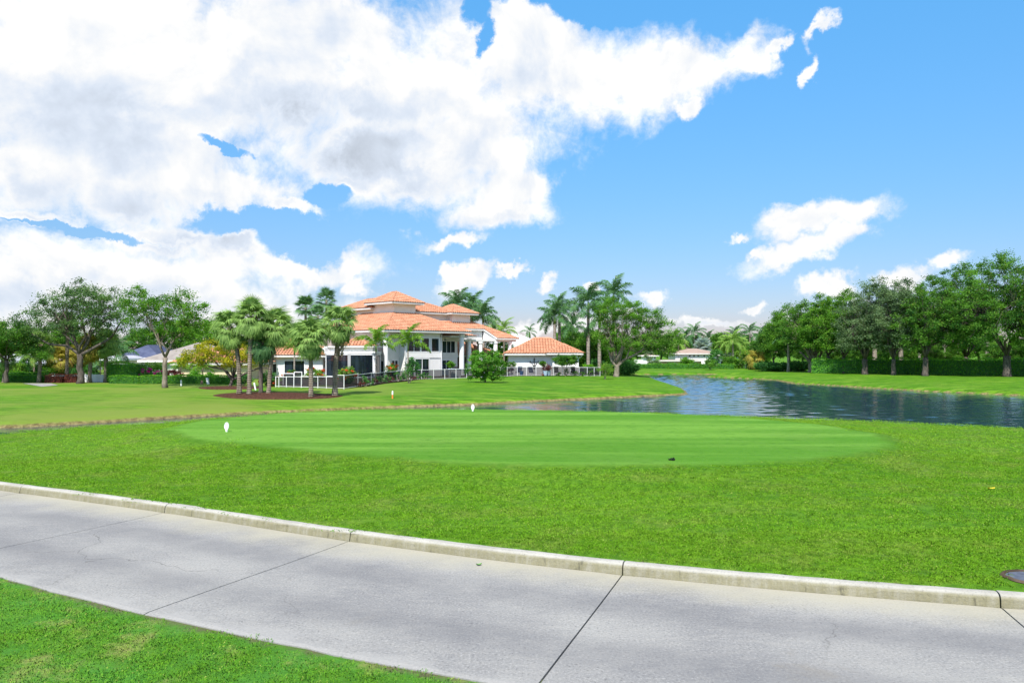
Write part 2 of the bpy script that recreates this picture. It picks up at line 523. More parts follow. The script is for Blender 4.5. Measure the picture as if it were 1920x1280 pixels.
def m_screen(t, out):
    """woven insect mesh: half of what is behind shows through"""
    d = t.n('ShaderNodeBsdfDiffuse')
    d.inputs[0].default_value = (0.036, 0.038, 0.046, 1)
    tr = t.n('ShaderNodeBsdfTransparent')
    mx = t.n('ShaderNodeMixShader')
    mx.inputs[0].default_value = 0.24
    t.link(d.outputs[0], mx.inputs[1])
    t.link(tr.outputs[0], mx.inputs[2])
    t.link(mx.outputs[0], out.inputs['Surface'])


def m_mulch(t, out):
    p = wpos(t)
    n = t.noise(t.mapping(p, (9, 5, 9)), 1.0, 6, 0.75)
    c = t.mix(t.ramp(n, 0.35, 0.65), (0.036, 0.016, 0.010), (0.125, 0.060, 0.040))
    principled(t, out, c, 0.95, 0.05, bump(t, n, 1.0, 0.08))


def roofing_mat(name, a, b, rows):
    def f(t, out):
        p = wpos(t)
        w = t.n('ShaderNodeTexWave', bands_direction='Z', wave_profile='SAW')
        t.link(p, w.inputs['Vector'])
        w.inputs['Scale'].default_value = rows
        c = t.mix(t.ramp(t.noise(p, 1.3, 5, 0.65), 0.3, 0.7), a, b)
        principled(t, out, c, 0.8, 0.25, bump(t, w.outputs['Fac'], 0.6, 0.06))
    return material(name, f)


M = dict(
    lawn=material('lawn', m_lawn), blade=material('grass_blade', m_blade), blade_fore=material('worn_grass_blade', lambda t, o: m_blade(t, o, True)),
    concrete=material('concrete', m_concrete), kerb=material('kerb_concrete', m_kerb),
    water=material('lake_water', m_water), tile=material('barrel_tile', m_tile),
    stucco=material('stucco', m_stucco), pane=material('window_glass', m_pane),
    screen=material('insect_mesh', m_screen), mulch=material('mulch', m_mulch),
    white=plain('white_metal', (0.80, 0.80, 0.81), 0.45, 0.4, 0.04),
    trim=plain('eave_board', (0.62, 0.60, 0.58), 0.7, 0.3, 0.06),
    deck=plain('roof_deck', (0.22, 0.085, 0.045), 0.9),
    grey=plain('grey_panel', (0.36, 0.36, 0.37), 0.8),
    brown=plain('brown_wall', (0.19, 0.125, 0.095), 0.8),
    tan=plain('tan_stucco', (0.62, 0.52, 0.36), 0.85),
    cream=plain('cream_stucco', (0.66, 0.58, 0.50), 0.85),
    pink=plain('salmon_stucco', (0.55, 0.36, 0.28), 0.85),
    soil=plain('bare_soil', (0.085, 0.062, 0.045), 0.95, 0.05, 0.4, 3, 0.8, 12),
    slate=roofing_mat('slate_blue_roof', (0.052, 0.064, 0.120), (0.090, 0.105, 0.175), 3.2),
    taupe=roofing_mat('taupe_roof', (0.235, 0.205, 0.185), (0.315, 0.28, 0.255), 3.2),
    pinkroof=roofing_mat('pinkish_roof', (0.30, 0.21, 0.17), (0.38, 0.28, 0.23), 3.2),
    whiteroof=roofing_mat('white_roof', (0.66, 0.66, 0.68), (0.80, 0.80, 0.82), 3.2),
    greyroof=roofing_mat('grey_roof', (0.37, 0.37, 0.42), (0.47, 0.47, 0.52), 3.2),
    oakbark=bark_mat('oak_bark', (0.050, 0.042, 0.036), (0.155, 0.130, 0.110)),
    palebark=bark_mat('pale_bark', (0.125, 0.100, 0.078), (0.30, 0.255, 0.205)),
    palmbark=bark_mat('palm_trunk', (0.150, 0.120, 0.092), (0.36, 0.295, 0.235), 2.6),
    royalbark=bark_mat('royal_palm_trunk', (0.22, 0.19, 0.155), (0.41, 0.36, 0.31), 1.6),
    boot=bark_mat('palm_boots', (0.150, 0.100, 0.066), (0.42, 0.33, 0.24)),
    shaft=plain('crown_shaft', (0.135, 0.235, 0.045), 0.5),
    live=leaf_mat('live_oak_leaf', (0.030, 0.108, 0.020), (0.150, 0.345, 0.040), (0.20, 0.27, 0.045), 0.05),
    bright=leaf_mat('bright_leaf', (0.038, 0.132, 0.016), (0.180, 0.400, 0.038), (0.22, 0.30, 0.040), 0.06),
    olive=leaf_mat('grey_green_leaf', (0.055, 0.110, 0.048), (0.220, 0.325, 0.150)),
    airy=leaf_mat('small_oak_leaf', (0.040, 0.105, 0.038), (0.170, 0.300, 0.095), (0.16, 0.19, 0.07), 0.08),
    deep=leaf_mat('deep_green_leaf', (0.031, 0.109, 0.031), (0.122, 0.337, 0.068)),
    yellow=leaf_mat('yellow_leaf', (0.20, 0.24, 0.012), (0.62, 0.55, 0.030), (0.12, 0.20, 0.02), 0.12),
    hedge=leaf_mat('clipped_hedge_leaf', (0.045, 0.180, 0.012), (0.180, 0.450, 0.030), (0.20, 0.36, 0.04), 0.08),
    hedgedark=leaf_mat('dark_hedge_leaf', (0.087, 0.292, 0.027), (0.249, 0.630, 0.053), (0.25, 0.28, 0.09), 0.04),
    redhedge=leaf_mat('copper_hedge_leaf', (0.158, 0.045, 0.033), (0.427, 0.158, 0.105)),
    magenta=leaf_mat('magenta_bract', (0.30, 0.010, 0.16), (0.62, 0.040, 0.38)),
    redflower=leaf_mat('orange_red_flower', (0.55, 0.055, 0.030), (0.85, 0.21, 0.075)),
    maroon=leaf_mat('maroon_leaf', (0.064, 0.022, 0.026), (0.224, 0.072, 0.064)),
    mango=leaf_mat('glossy_mango_leaf', (0.036, 0.140, 0.016), (0.180, 0.450, 0.036), (0.26, 0.19, 0.06), 0.04, gloss=0.3),
    sabal=leaf_mat('sabal_frond', (0.081, 0.172, 0.044), (0.353, 0.535, 0.141), (0.30, 0.24, 0.10), 0.03, 0.3),
    sabaldark=leaf_mat('dark_sabal_frond', (0.039, 0.109, 0.047), (0.163, 0.326, 0.109), None, 0, 0.25),
    sabalgold=leaf_mat('golden_sabal_frond', (0.182, 0.182, 0.028), (0.504, 0.448, 0.084), (0.34, 0.20, 0.05), 0.10),
    royal=leaf_mat('royal_frond', (0.031, 0.106, 0.051), (0.146, 0.300, 0.103), (0.22, 0.24, 0.08), 0.04, 0.3),
    foxtail=leaf_mat('foxtail_frond', (0.054, 0.154, 0.022), (0.270, 0.478, 0.054), (0.36, 0.32, 0.05), 0.05, 0.4),
    coco=leaf_mat('coconut_frond', (0.073, 0.187, 0.031), (0.312, 0.489, 0.094), (0.34, 0.28, 0.07), 0.06, 0.35),
    bismarck=leaf_mat('silver_frond', (0.22, 0.30, 0.30), (0.42, 0.52, 0.52)),
    blue=plain('blue_glaze', (0.06, 0.20, 0.48), 0.3, 0.5),
    paleblue=plain('pale_blue_glaze', (0.42, 0.55, 0.68), 0.3, 0.5),
    navy=plain('navy_canvas', (0.025, 0.035, 0.075), 0.8),
    terracotta=plain('terracotta', (0.42, 0.13, 0.07), 0.8),
    black=plain('black_metal', (0.014, 0.014, 0.016), 0.5),
    orange=plain('orange_paint', (0.75, 0.20, 0.04), 0.6),
    lid=plain('grey_lid', (0.085, 0.095, 0.125), 0.6, 0.3, 0.25, 20, 0.3, 60),
    violet=plain('violet_print', (0.28, 0.24, 0.50), 0.6),
    rose=plain('rose_print', (0.62, 0.30, 0.36), 0.6),
    leafgreen=plain('fallen_green_leaf', (0.14, 0.30, 0.07), 0.6),
    leafyellow=plain('fallen_yellow_leaf', (0.75, 0.58, 0.03), 0.6),
    ink=plain('dark_leaf_litter', (0.008, 0.020, 0.008), 0.8),
)


# ------------------------------------------------------------------ mesh and object helpers
class MB:
    """collects shapes in world coordinates; build() links them as ONE mesh object under its parent"""

    def __init__(s):
        s.v, s.f, s.tint = [], [], []

    def add(s, vs, fs, tint=0.5):
        o = len(s.v)
        s.v.extend(tuple(x) for x in vs)
        s.f.extend(tuple(o + i for i in q) for q in fs)
        s.tint.extend([tint] * len(vs))

    def hexa(s, b, t):
        """box from four bottom and four top corners (counter-clockwise)"""
        s.add(list(b) + list(t), [(3, 2, 1, 0), (4, 5, 6, 7), (0, 1, 5, 4), (1, 2, 6, 5), (2, 3, 7, 6), (3, 0, 4, 7)])

    def box(s, x0, x1, y0, y1, z0, z1, fr=None):
        fr = fr or (lambda a, b, c: (a, b, c))
        q = [(x0, y0), (x1, y0), (x1, y1), (x0, y1)]
        s.hexa([fr(a, b, z0) for a, b in q], [fr(a, b, z1) for a, b in q])

    def tube(s, pts, rads, seg=6, cap=True, tint=0.5):
        pts = [Vector(p) for p in pts]
        vs, fs = [], []
        n = len(pts)
        for i, p in enumerate(pts):
            d = (pts[min(i + 1, n - 1)] - pts[max(i - 1, 0)])
            d = d.normalized() if d.length > 1e-9 else Vector((0, 0, 1))
            u = d.orthogonal().normalized() if abs(d.z) < 0.98 else Vector((1, 0, 0))
            u = (u - d * u.dot(d)).normalized()
            w = d.cross(u)
            for k in range(seg):
                a = 2 * math.pi * k / seg
                vs.append(p + (u * math.cos(a) + w * math.sin(a)) * rads[i])
        for i in range(n - 1):
            for k in range(seg):
                k2 = (k + 1) % seg
                fs.append((i * seg + k, i * seg + k2, (i + 1) * seg + k2, (i + 1) * seg + k))
        if cap:
            fs.append(tuple(reversed(range(seg))))
            fs.append(tuple((n - 1) * seg + k for k in range(seg)))
        s.add(vs, fs, tint)

    def prism(s, poly, z0, z1):
        n = len(poly)
        s.add([(x, y, z0) for x, y in poly] + [(x, y, z1) for x, y in poly],
              [tuple(reversed(range(n))), tuple(range(n, 2 * n))] + [(i, (i + 1) % n, n + (i + 1) % n, n + i) for i in range(n)])

    def build(s, name, mat, parent=None, smooth=False, kind=None):
        me = bpy.data.meshes.new(name)
        off = parent_offset(parent)
        me.from_pydata([(a - off.x, b - off.y, c - off.z) for a, b, c in s.v], [], s.f)
        ta = me.attributes.new('tint', 'FLOAT', 'POINT')
        ta.data.foreach_set('value', np.array(s.tint, dtype=np.float32))
        return link(name, me, mat, parent, smooth, kind)


def parent_offset(p):
    o = Vector((0, 0, 0))
    while p is not None:
        o = o + p.location
        p = p.parent
    return o


def link(name, me, mat, parent=None, smooth=False, kind=None):
    if mat is not None:
        me.materials.append(mat)
    if smooth:
        me.polygons.foreach_set('use_smooth', np.ones(len(me.polygons), dtype=bool))
    o = bpy.data.objects.new(name, me)
    COL.objects.link(o)
    o.parent = parent
    if kind:
        o['kind'] = kind
    return o


def quads_mesh(name, V, k, tint=None):
    """mesh from an array of shape (faces, k, 3), no shared corners"""
    n = len(V)
    me = bpy.data.meshes.new(name)
    me.vertices.add(n * k)
    me.vertices.foreach_set('co', np.ascontiguousarray(V, dtype=np.float32).ravel())
    me.loops.add(n * k)
    me.loops.foreach_set('vertex_index', np.arange(n * k, dtype=np.int32))
    me.polygons.add(n)
    me.polygons.foreach_set('loop_start', np.arange(0, n * k, k, dtype=np.int32))
    if tint is not None:
        a = me.attributes.new('tint', 'FLOAT', 'POINT')
        a.data.foreach_set('value', np.repeat(np.asarray(tint, dtype=np.float32), k))
    me.update(calc_edges=True)
    return me


def grid_mesh(name, X, Y, Z, close=False, attrs=None):
    nr, nc = X.shape
    me = bpy.data.meshes.new(name)
    me.vertices.add(nr * nc)
    me.vertices.foreach_set('co', np.stack([X, Y, Z], -1).astype(np.float32).ravel())
    i, j = np.meshgrid(np.arange(nr - 1), np.arange(nc if close else nc - 1), indexing='ij')
    j2 = (j + 1) % nc
    q = np.stack([i * nc + j, i * nc + j2, (i + 1) * nc + j2, (i + 1) * nc + j], -1).reshape(-1, 4)
    me.loops.add(q.size)
    me.loops.foreach_set('vertex_index', q.astype(np.int32).ravel())
    me.polygons.add(len(q))
    me.polygons.foreach_set('loop_start', np.arange(0, q.size, 4, dtype=np.int32))
    me.polygons.foreach_set('use_smooth', np.ones(len(q), dtype=bool))
    for k, v in (attrs or {}).items():
        a = me.attributes.new(k, 'FLOAT', 'POINT')
        a.data.foreach_set('value', v.astype(np.float32).ravel())
    me.update(calc_edges=True)
    return me


def thing(name, label, cat, loc, group=None):
    o = bpy.data.objects.new(name, None)
    o.empty_display_size = 0.3
    COL.objects.link(o)
    o.location = loc
    return tag(o, label, cat, group)


def tag(o, label, cat, group=None):
    o['label'] = label
    o['category'] = cat
    if group:
        o['group'] = group
    return o


def part(name, me, parent, loc=(0, 0, 0), rot=(0, 0, 0), scale=1.0):
    o = bpy.data.objects.new(name, me)
    COL.objects.link(o)
    o.parent = parent
    o.location = loc
    o.rotation_euler = rot
    o.scale = (scale,) * 3 if isinstance(scale, (int, float)) else scale
    return o


# ------------------------------------------------------------------ the lie of the land
WATER_Z = -1.6
LAKE = np.array([(-120, 45), (-70, 38), (-38, 27.5), (-21.5, 22.8), (-15, 22.8), (-9, 26.6), (0, 29.5), (8.5, 26.0), (15.5, 21.9), (26, 16.8), (60, 9.5), (110, 5),
                 (125, 50), (60, 55.5), (41, 60.1), (39, 63.2), (36.9, 66.6), (35, 71.4), (33.3, 78), (31.2, 83.5), (32.6, 93), (31.6, 98.5), (28.4, 102.5),
                 (27.0, 105), (29, 108), (35, 112), (36, 116), (30, 118.5), (19.5, 117), (17.6, 113), (18.4, 109), (19.4, 105), (18.6, 99.5), (17.4, 88), (16.6, 77),
                 (16.0, 70), (14.9, 63.6), (14.2, 61.6), (10, 58.7), (5.5, 55.4), (1.5, 52.8), (-2.1, 49.9), (-6.8, 47.6), (-10.5, 45.2), (-14, 43.2), (-18, 39.8),
                 (-20.5, 37), (-23.2, 34.6), (-30, 35.5), (-45, 38), (-75, 46), (-120, 54)], dtype=float)
TEE = np.array([(-3.9, 12.8), (-0.8, 11.05), (1.0, 10.8), (2.7, 10.85), (4.4, 11.3), (5.7, 12.1), (6.75, 13.4), (7.25, 15.0), (6.9, 17.0), (5.6, 18.9),
                (3.4, 20.3), (0.6, 21.1), (-2.0, 21.4), (-4.2, 21.2), (-6.2, 19.9), (-7.4, 18.0), (-7.4, 16.0), (-6.0, 14.2)], dtype=float)


def sdist(px, py, poly, closed=True):
    """distance to a polygon's outline, negative inside"""
    px = np.asarray(px, float)
    py = np.asarray(py, float)
    best = np.full(px.shape, 1e9)
    ins = np.zeros(px.shape, bool)
    n = len(poly)
    for i in range(n if closed else n - 1):
        ax, ay = poly[i]
        bx, by = poly[(i + 1) % n]
        ex, ey = bx - ax, by - ay
        t = np.clip(((px - ax) * ex + (py - ay) * ey) / (ex * ex + ey * ey), 0, 1)
        best = np.minimum(best, np.hypot(px - ax - t * ex, py - ay - t * ey))
        if closed:
            c = (ay > py) != (by > py)
            with np.errstate(divide='ignore', invalid='ignore'):
                ins ^= c & (px < (bx - ax) * (py - ay) / (by - ay + 1e-12) + ax)
    return np.where(ins, -best, best) if closed else best


def catmull(pts, step):
    pts = [Vector(p) for p in pts]
    P_ = [2 * pts[0] - pts[1]] + pts + [2 * pts[-1] - pts[-2]]
    out = []
    for i in range(1, len(P_) - 2):
        p0, p1, p2, p3 = P_[i - 1:i + 3]
        k = max(2, int((p2 - p1).length / step))
        for j in range(k):
            t = j / k
            out.append(0.5 * ((2 * p1) + (p2 - p0) * t + (2 * p0 - 5 * p1 + 4 * p2 - p3) * t * t + (3 * p1 - p0 - 3 * p2 + p3) * t ** 3))
    out.append(pts[-1])
    return out


# foot of the kerb, left to right (metres on the ground)
KERB = catmull([(-60, 40), (-30, 24.2), (-18, 16.9), (-9.65, 11.62), (-7.07, 10.37), (-4.12, 8.92), (-1.64, 7.58), (0.96, 6.43), (3.66, 5.61), (6.5, 5.05), (9.5, 4.7), (15, 4.5), (40, 5.5)], 0.1)
KX = np.array([p.x for p in KERB])
KY = np.array([p.y for p in KERB])
KS = np.concatenate([[0], np.cumsum(np.hypot(np.diff(KX), np.diff(KY)))])
TX, TY = np.gradient(KX), np.gradient(KY)
tl = np.hypot(TX, TY)
TX, TY = TX / tl, TY / tl
PATH_W = 2.35


def across(px, py):
    """signed distance from the kerb's foot, positive on the lawn side"""
    px = np.asarray(px, float)
    py = np.asarray(py, float)
    res = np.empty(px.shape)
    f, g, r = px.ravel(), py.ravel(), res.ravel()
    sub = slice(None, None, 3)
    kx, ky, tx, ty = KX[sub], KY[sub], TX[sub], TY[sub]
    for i in range(0, len(f), 20000):
        dx_ = f[i:i + 20000, None] - kx
        dy_ = g[i:i + 20000, None] - ky
        k = np.argmin(dx_ ** 2 + dy_ ** 2, 1)
        ii = np.arange(len(k))
        r[i:i + 20000] = -dx_[ii, k] * ty[k] + dy_[ii, k] * tx[k]
    return res


def sstep(x, a, b):
    t = np.clip((x - a) / (b - a), 0, 1)
    return t * t * (3 - 2 * t)


def land(px, py, want=False):
    px = np.asarray(px, float)
    py = np.asarray(py, float)
    d = sdist(px, py, LAKE)
    te = sdist(px, py, TEE)
    mid = np.interp(px, [-120, -40, -23, -10, 0, 15, 45, 110], [49, 34, 30, 34, 40, 42, 38, 20])
    near = py < mid
    s = across(px, py)
    und = 0.05 * np.sin(px * 0.31 + 1.0) * np.sin(py * 0.23) + 0.03 * np.sin(px * 0.7 + py * 0.5)
    teez = sstep(-te, -1.3, 0.15)
    flat_ = 0.081 + 0.199 * teez + und * np.clip((s - 0.3) / 3, 0, 1) * (1 - teez) - 0.035 * np.clip(-px - 5.5, 0, 10) * (1 - teez)
    slope = WATER_Z + 0.02 + 0.33 * d
    k = 0.12
    hmix = np.clip(0.5 + 0.5 * (slope - flat_) / k, 0, 1)
    zn = slope * (1 - hmix) + flat_ * hmix - k * hmix * (1 - hmix)
    zn = np.where(s > 0.16, zn, np.where(s < -PATH_W + 0.22, -0.012, -0.09))
    ramp = np.clip((s + 0.0) / 0.13, 0, 1)
    zn = np.where((s > -0.02) & (s <= 0.16), -0.09 + (0.079 + 0.09) * ramp, zn)
    zf = WATER_Z + 0.26 * sstep(d, -0.1, 0.6) + 0.34 * (1 - np.exp(-np.maximum(d - 0.5, 0) / 5.0)) + und * 0.8 * np.clip(d / 6, 0, 1)
    zf = np.where(d < 0, WATER_Z + np.maximum(d, -1.0) * 0.8, zf)
    z = np.where(near, zn, zf)
    z = np.where(d < 0, np.minimum(z, WATER_Z + np.maximum(d, -1.0) * 0.8), z)
    if not want:
        return z
    bank = np.where(near, 0, np.clip(1 - np.abs(d - 0.05) / 0.5, 0, 1))
    tee = np.clip(0.5 - te / 0.8, 0, 1)
    edge = np.where(s < -PATH_W + 0.3, 0.85 * np.clip(1 - (-PATH_W - s) / 0.30, 0, 1), 0) + np.where((s > 0.1) & (s < 0.5), 0.75 * np.clip(1 - (s - 0.1) / 0.22, 0, 1), 0)
    far = np.where(near, 0.0, 1.0)
    dryz = np.where(near, 0.0, np.clip((-px - 4) / 8, 0, 1))
    fore = np.where(near & (s < -PATH_W + 0.3), 1.0, 0.0)
    return z, dict(fore=fore, bank=bank, tee=tee, edge=edge, far=far, dry=dryz)


def ground(x, y):
    return float(land(np.array([x]), np.array([y]))[0])


def on(px, Y):
    """point of the ground seen in column px at distance Y"""
    x = (px - 960) * Y / FOC
    return Vector((x, Y, ground(x, Y)))


def spot(px, py, lo=25.0, hi=220.0):
    """where the sight line through column px, row py meets the ground beyond the tee"""
    Ys = np.linspace(lo, hi, 1600)
    xs = (px - 960) * Ys / FOC
    ray = EYE - (py - HOR) * Ys / FOC
    z = land(xs, Ys)
    hit = np.nonzero(ray <= z)[0]
    Y = Ys[hit[0]] if len(hit) else hi
    return on(px, float(Y))


def row_z(py, Y):
    return EYE - (py - HOR) * Y / FOC


# one sheet of ground, finest near the camera and around the lake
rad = [0.3]
while rad[-1] < 6000:
    r_ = rad[-1]
    rad.append(r_ + (0.35 if r_ < 2.6 else 0.075 if r_ < 11 else 0.14 if r_ < 26 else 0.0062 * r_ if r_ < 135 else 0.06 * r_))
rad = np.array(rad)
ang = np.concatenate([np.linspace(-44, 44, 620), np.linspace(46, 314, 120)])
ang = np.radians(ang)
RR, AA = np.meshgrid(rad, ang, indexing='ij')
GX, GY = RR * np.sin(AA), RR * np.cos(AA)
GZ, GA = land(GX, GY, True)
lawn_me = grid_mesh('lawn', GX, GY, GZ, True, GA)
lawn_ob = link('lawn', lawn_me, M['lawn'], kind='structure')

# water: wind ripples as real relief, calmer in the sheltered arm on the left
wr = np.arange(14, 126, 0.24)
wa = np.radians(np.concatenate([np.linspace(-86, -42, 40)[:-1], np.linspace(-42, 42, 420), np.linspace(42, 86, 40)[1:]]))
WR, WA = np.meshgrid(wr, wa, indexing='ij')
wx, wy = WR * np.sin(WA), WR * np.cos(WA)
wz = np.zeros(wx.shape)
for k in range(16):
    lam = 0.56 * 1.09 ** k
    th_ = R(-70) + rng.normal(0, 0.55)
    wz += lam * 0.0052 * np.sin((wx * math.cos(th_) + wy * math.sin(th_)) * 2 * math.pi / lam + rng.uniform(0, 6.28) + 0.8 * np.sin(wx * 0.11 + k) + 0.6 * np.sin(wy * 0.17 + 2 * k))
calm = 0.25 + 0.75 * np.clip((wx + 6) / 14, 0, 1)
gust = (1 - 0.45 * np.clip((wx - 20) / 15, 0, 1) * np.clip((wy - 44) / 14, 0, 1)) * (0.70 + 0.30 * np.sin(wx * 0.05 + 1) * np.sin(wy * 0.09 + 0.5))
wz = WATER_Z + wz * calm * gust
link('lake_water', grid_mesh('lake_water', wx, wy, wz), M['water'], kind='structure')


# ------------------------------------------------------------------ cart path: slabs and kerb pieces
def path_point(s, off, z):
    i = np.interp(s, KS, np.arange(len(KS)))
    x, y = np.interp(i, np.arange(len(KX)), KX), np.interp(i, np.arange(len(KX)), KY)
    tx, ty = np.interp(i, np.arange(len(KX)), TX), np.interp(i, np.arange(len(KX)), TY)
    return (x - ty * off, y + tx * off, z)


J0 = float(KS[np.argmin(np.hypot(KX + 1.64, KY - 7.58))])     # the joint left of the middle
STEP = 2.83
joints = [J0 + STEP * k for k in range(-9, 6)]
path_root = bpy.data.objects.new('cart_path', None)
COL.objects.link(path_root)
path_root['kind'] = 'structure'
kerb_root = bpy.data.objects.new('kerb', None)
COL.objects.link(kerb_root)
kerb_root['kind'] = 'structure'
KERB_PROFILE = [(0.0, -0.09), (0.0, 0.0), (0.008, 0.054), (0.018, 0.074), (0.036, 0.086), (0.062, 0.0905), (0.100, 0.0895), (0.120, 0.083), (0.128, 0.062), (0.128, -0.05)]
base = MB()
for a, b in zip(joints[:-1], joints[1:]):
    gap = 0.006
    ss = np.linspace(a + gap, b - gap, 15)
    offs = [0.0] + list(np.linspace(-0.03, -PATH_W + 0.04, 12)) + [-PATH_W]
    prof = [(0.0 - 0.002, -0.1)] + [(o - 0.002, -0.006 * (1 if k in (0, len(offs) - 1) else 0) + 0.0025 * math.sin(o * 2.2)) for k, o in enumerate(offs)] + [(-PATH_W, -0.1)]
    mb = MB()
    n = len(prof)
    wob = rng.normal(0, 0.006, len(ss))
    vs = []
    for q, s_ in enumerate(ss):
        for (o, z) in prof:
            oo = o - (wob[q] if o < -PATH_W + 0.02 else 0)
            vs.append(path_point(s_, oo, z - (0.004 if q in (0, len(ss) - 1) and z > -0.05 else 0)))
    fs = [(i * n + k, (i + 1) * n + k, (i + 1) * n + k + 1, i * n + k + 1) for i in range(len(ss) - 1) for k in range(n - 1)]
    fs += [tuple(range(n)), tuple(reversed(range((len(ss) - 1) * n, len(ss) * n)))]
    mb.add(vs, fs)
    ob = mb.build('slab', M['concrete'], path_root)
    acr = ob.data.attributes.new('across', 'FLOAT', 'POINT')
    acr.data.foreach_set('value', np.array([1 + o / PATH_W for _ in ss for (o, z) in prof], dtype=np.float32))
    kb = MB()
    ss = np.linspace(a + gap, b - gap, 15)
    n = len(KERB_PROFILE)
    jit = rng.normal(0, 0.0022, (len(ss), n))
    vs = [path_point(s_, o + jit[q, k], z + jit[q, k] * 0.6) for q, s_ in enumerate(ss) for k, (o, z) in enumerate(KERB_PROFILE)]
    fs = [(i * n + k, i * n + k + 1, (i + 1) * n + k + 1, (i + 1) * n + k) for i in range(len(ss) - 1) for k in range(n - 1)]
    fs += [tuple(reversed(range(n))), tuple(range((len(ss) - 1) * n, len(ss) * n))]
    kb.add(vs, fs)
    kb.build('kerb_piece', M['kerb'], kerb_root, smooth=False)
# moss and weeds sprouting from the open joint
for (s_, o0, o1, cnt) in ((J0 + STEP, -2.0, 0.1, 60), (J0, -1.9, 0.1, 26), (J0 + 2 * STEP, -1.0, 0.1, 14)):
    pass

# ------------------------------------------------------------------ grass: real blades on the near lawn
def tuft_mesh(name, n, radius, length, width):
    a = rng.uniform(0, 2 * np.pi, n)
    r = radius * np.sqrt(rng.uniform(0, 1, n))
    bx, by = r * np.cos(a), r * np.sin(a)
    L = length * rng.uniform(0.55, 1.15, n)
    lean = rng.uniform(0.7, 1.7, n)
    th = rng.uniform(0, 2 * np.pi, n)
    dirx, diry = np.cos(th), np.sin(th)
    wx_, wy_ = -diry * width, dirx * width
    mx_ = bx + dirx * L * lean * 0.35
    my_ = by + diry * L * lean * 0.35
    mz = L * 0.62
    ex, ey = bx + dirx * L * lean, by + diry * L * lean
    ez = L * (1.0 - 0.38 * lean)
    V = np.zeros((n, 5, 3))
    V[:, 0] = np.stack([bx - wx_, by - wy_, np.full(n, -0.006)], -1)
    V[:, 1] = np.stack([bx + wx_, by + wy_, np.full(n, -0.006)], -1)
    V[:, 2] = np.stack([mx_ + wx_ * 0.8, my_ + wy_ * 0.8, mz], -1)
    V[:, 3] = np.stack([ex, ey, ez], -1)
    V[:, 4] = np.stack([mx_ - wx_ * 0.8, my_ - wy_ * 0.8, mz], -1)
    me = quads_mesh(name, V, 5, rng.uniform(0.2, 1.0, n))
    me.materials.append(M['blade'])
    return me


def scatter(name, pts, src_me, scl, rot, mat, up=None):
    """points -> instances of one tuft, as one object of countless blades"""
    me = bpy.data.meshes.new(name)
    me.vertices.add(len(pts))
    me.vertices.foreach_set('co', np.asarray(pts, dtype=np.float32).ravel())
    a = me.attributes.new('size', 'FLOAT', 'POINT')
    a.data.foreach_set('value', np.asarray(scl, dtype=np.float32))
    a = me.attributes.new('turn', 'FLOAT_VECTOR', 'POINT')
    a.data.foreach_set('vector', np.asarray(rot, dtype=np.float32).ravel())
    ob = link(name, me, mat, kind='stuff')
    src = bpy.data.objects.new(name + '_tuft', src_me)
    g = bpy.data.node_groups.new(name, 'GeometryNodeTree')
    g.interface.new_socket('Geometry', in_out='INPUT', socket_type='NodeSocketGeometry')
    g.interface.new_socket('Geometry', in_out='OUTPUT', socket_type='NodeSocketGeometry')
    gi, go = g.nodes.new('NodeGroupInput'), g.nodes.new('NodeGroupOutput')
    oi = g.nodes.new('GeometryNodeObjectInfo')
    oi.inputs['Object'].default_value = src
    oi.inputs['As Instance'].default_value = True
    ip = g.nodes.new('GeometryNodeInstanceOnPoints')
    at = g.nodes.new('GeometryNodeInputNamedAttribute')
    at.data_type = 'FLOAT_VECTOR'
    at.inputs['Name'].default_value = 'turn'
    as_ = g.nodes.new('GeometryNodeInputNamedAttribute')
    as_.data_type = 'FLOAT'
    as_.inputs['Name'].default_value = 'size'
    g.links.new(gi.outputs[0], ip.inputs['Points'])
    g.links.new(oi.outputs['Geometry'], ip.inputs['Instance'])
    g.links.new(at.outputs['Attribute'], ip.inputs['Rotation'])
    g.links.new(as_.outputs['Attribute'], ip.inputs['Scale'])
    g.links.new(ip.outputs[0], go.inputs[0])
    md = ob.modifiers.new('tufts', 'NODES')
    md.node_group = g
    return ob


def wedge_points(y0, y1, per_m2):
    """random ground points within the sight wedge (plus a margin for a step to the side)"""
    c = 1 / math.sqrt(per_m2)
    x, y = np.meshgrid(np.arange(-0.9 * y1, 0.9 * y1, c), np.arange(y0, y1, c), indexing='ij')
    x, y = (x + rng.uniform(-0.5, 0.5, x.shape) * c).ravel(), (y + rng.uniform(-0.5, 0.5, y.shape) * c).ravel()
    k = np.abs(x) < 0.88 * y
    return x[k], y[k]


def lawn_points(y0, y1, per_m2, tee_in=False):
    x, y = wedge_points(y0, y1, per_m2)
    s = across(x, y)
    te = sdist(x, y, TEE)
    keep = ((s > 0.20) | ((s < -PATH_W - 0.09) & (rng.uniform(0, 1, len(s)) < np.clip((-PATH_W - s) / 0.22 + 0.3, 0, 1)))) & (te > 0.12) & (np.hypot(x - 4.21, y - 6.02) > 0.25)
    x, y = x[keep], y[keep]
    d = sdist(x, y, LAKE)
    k2 = d > 4.5
    return x[k2], y[k2]


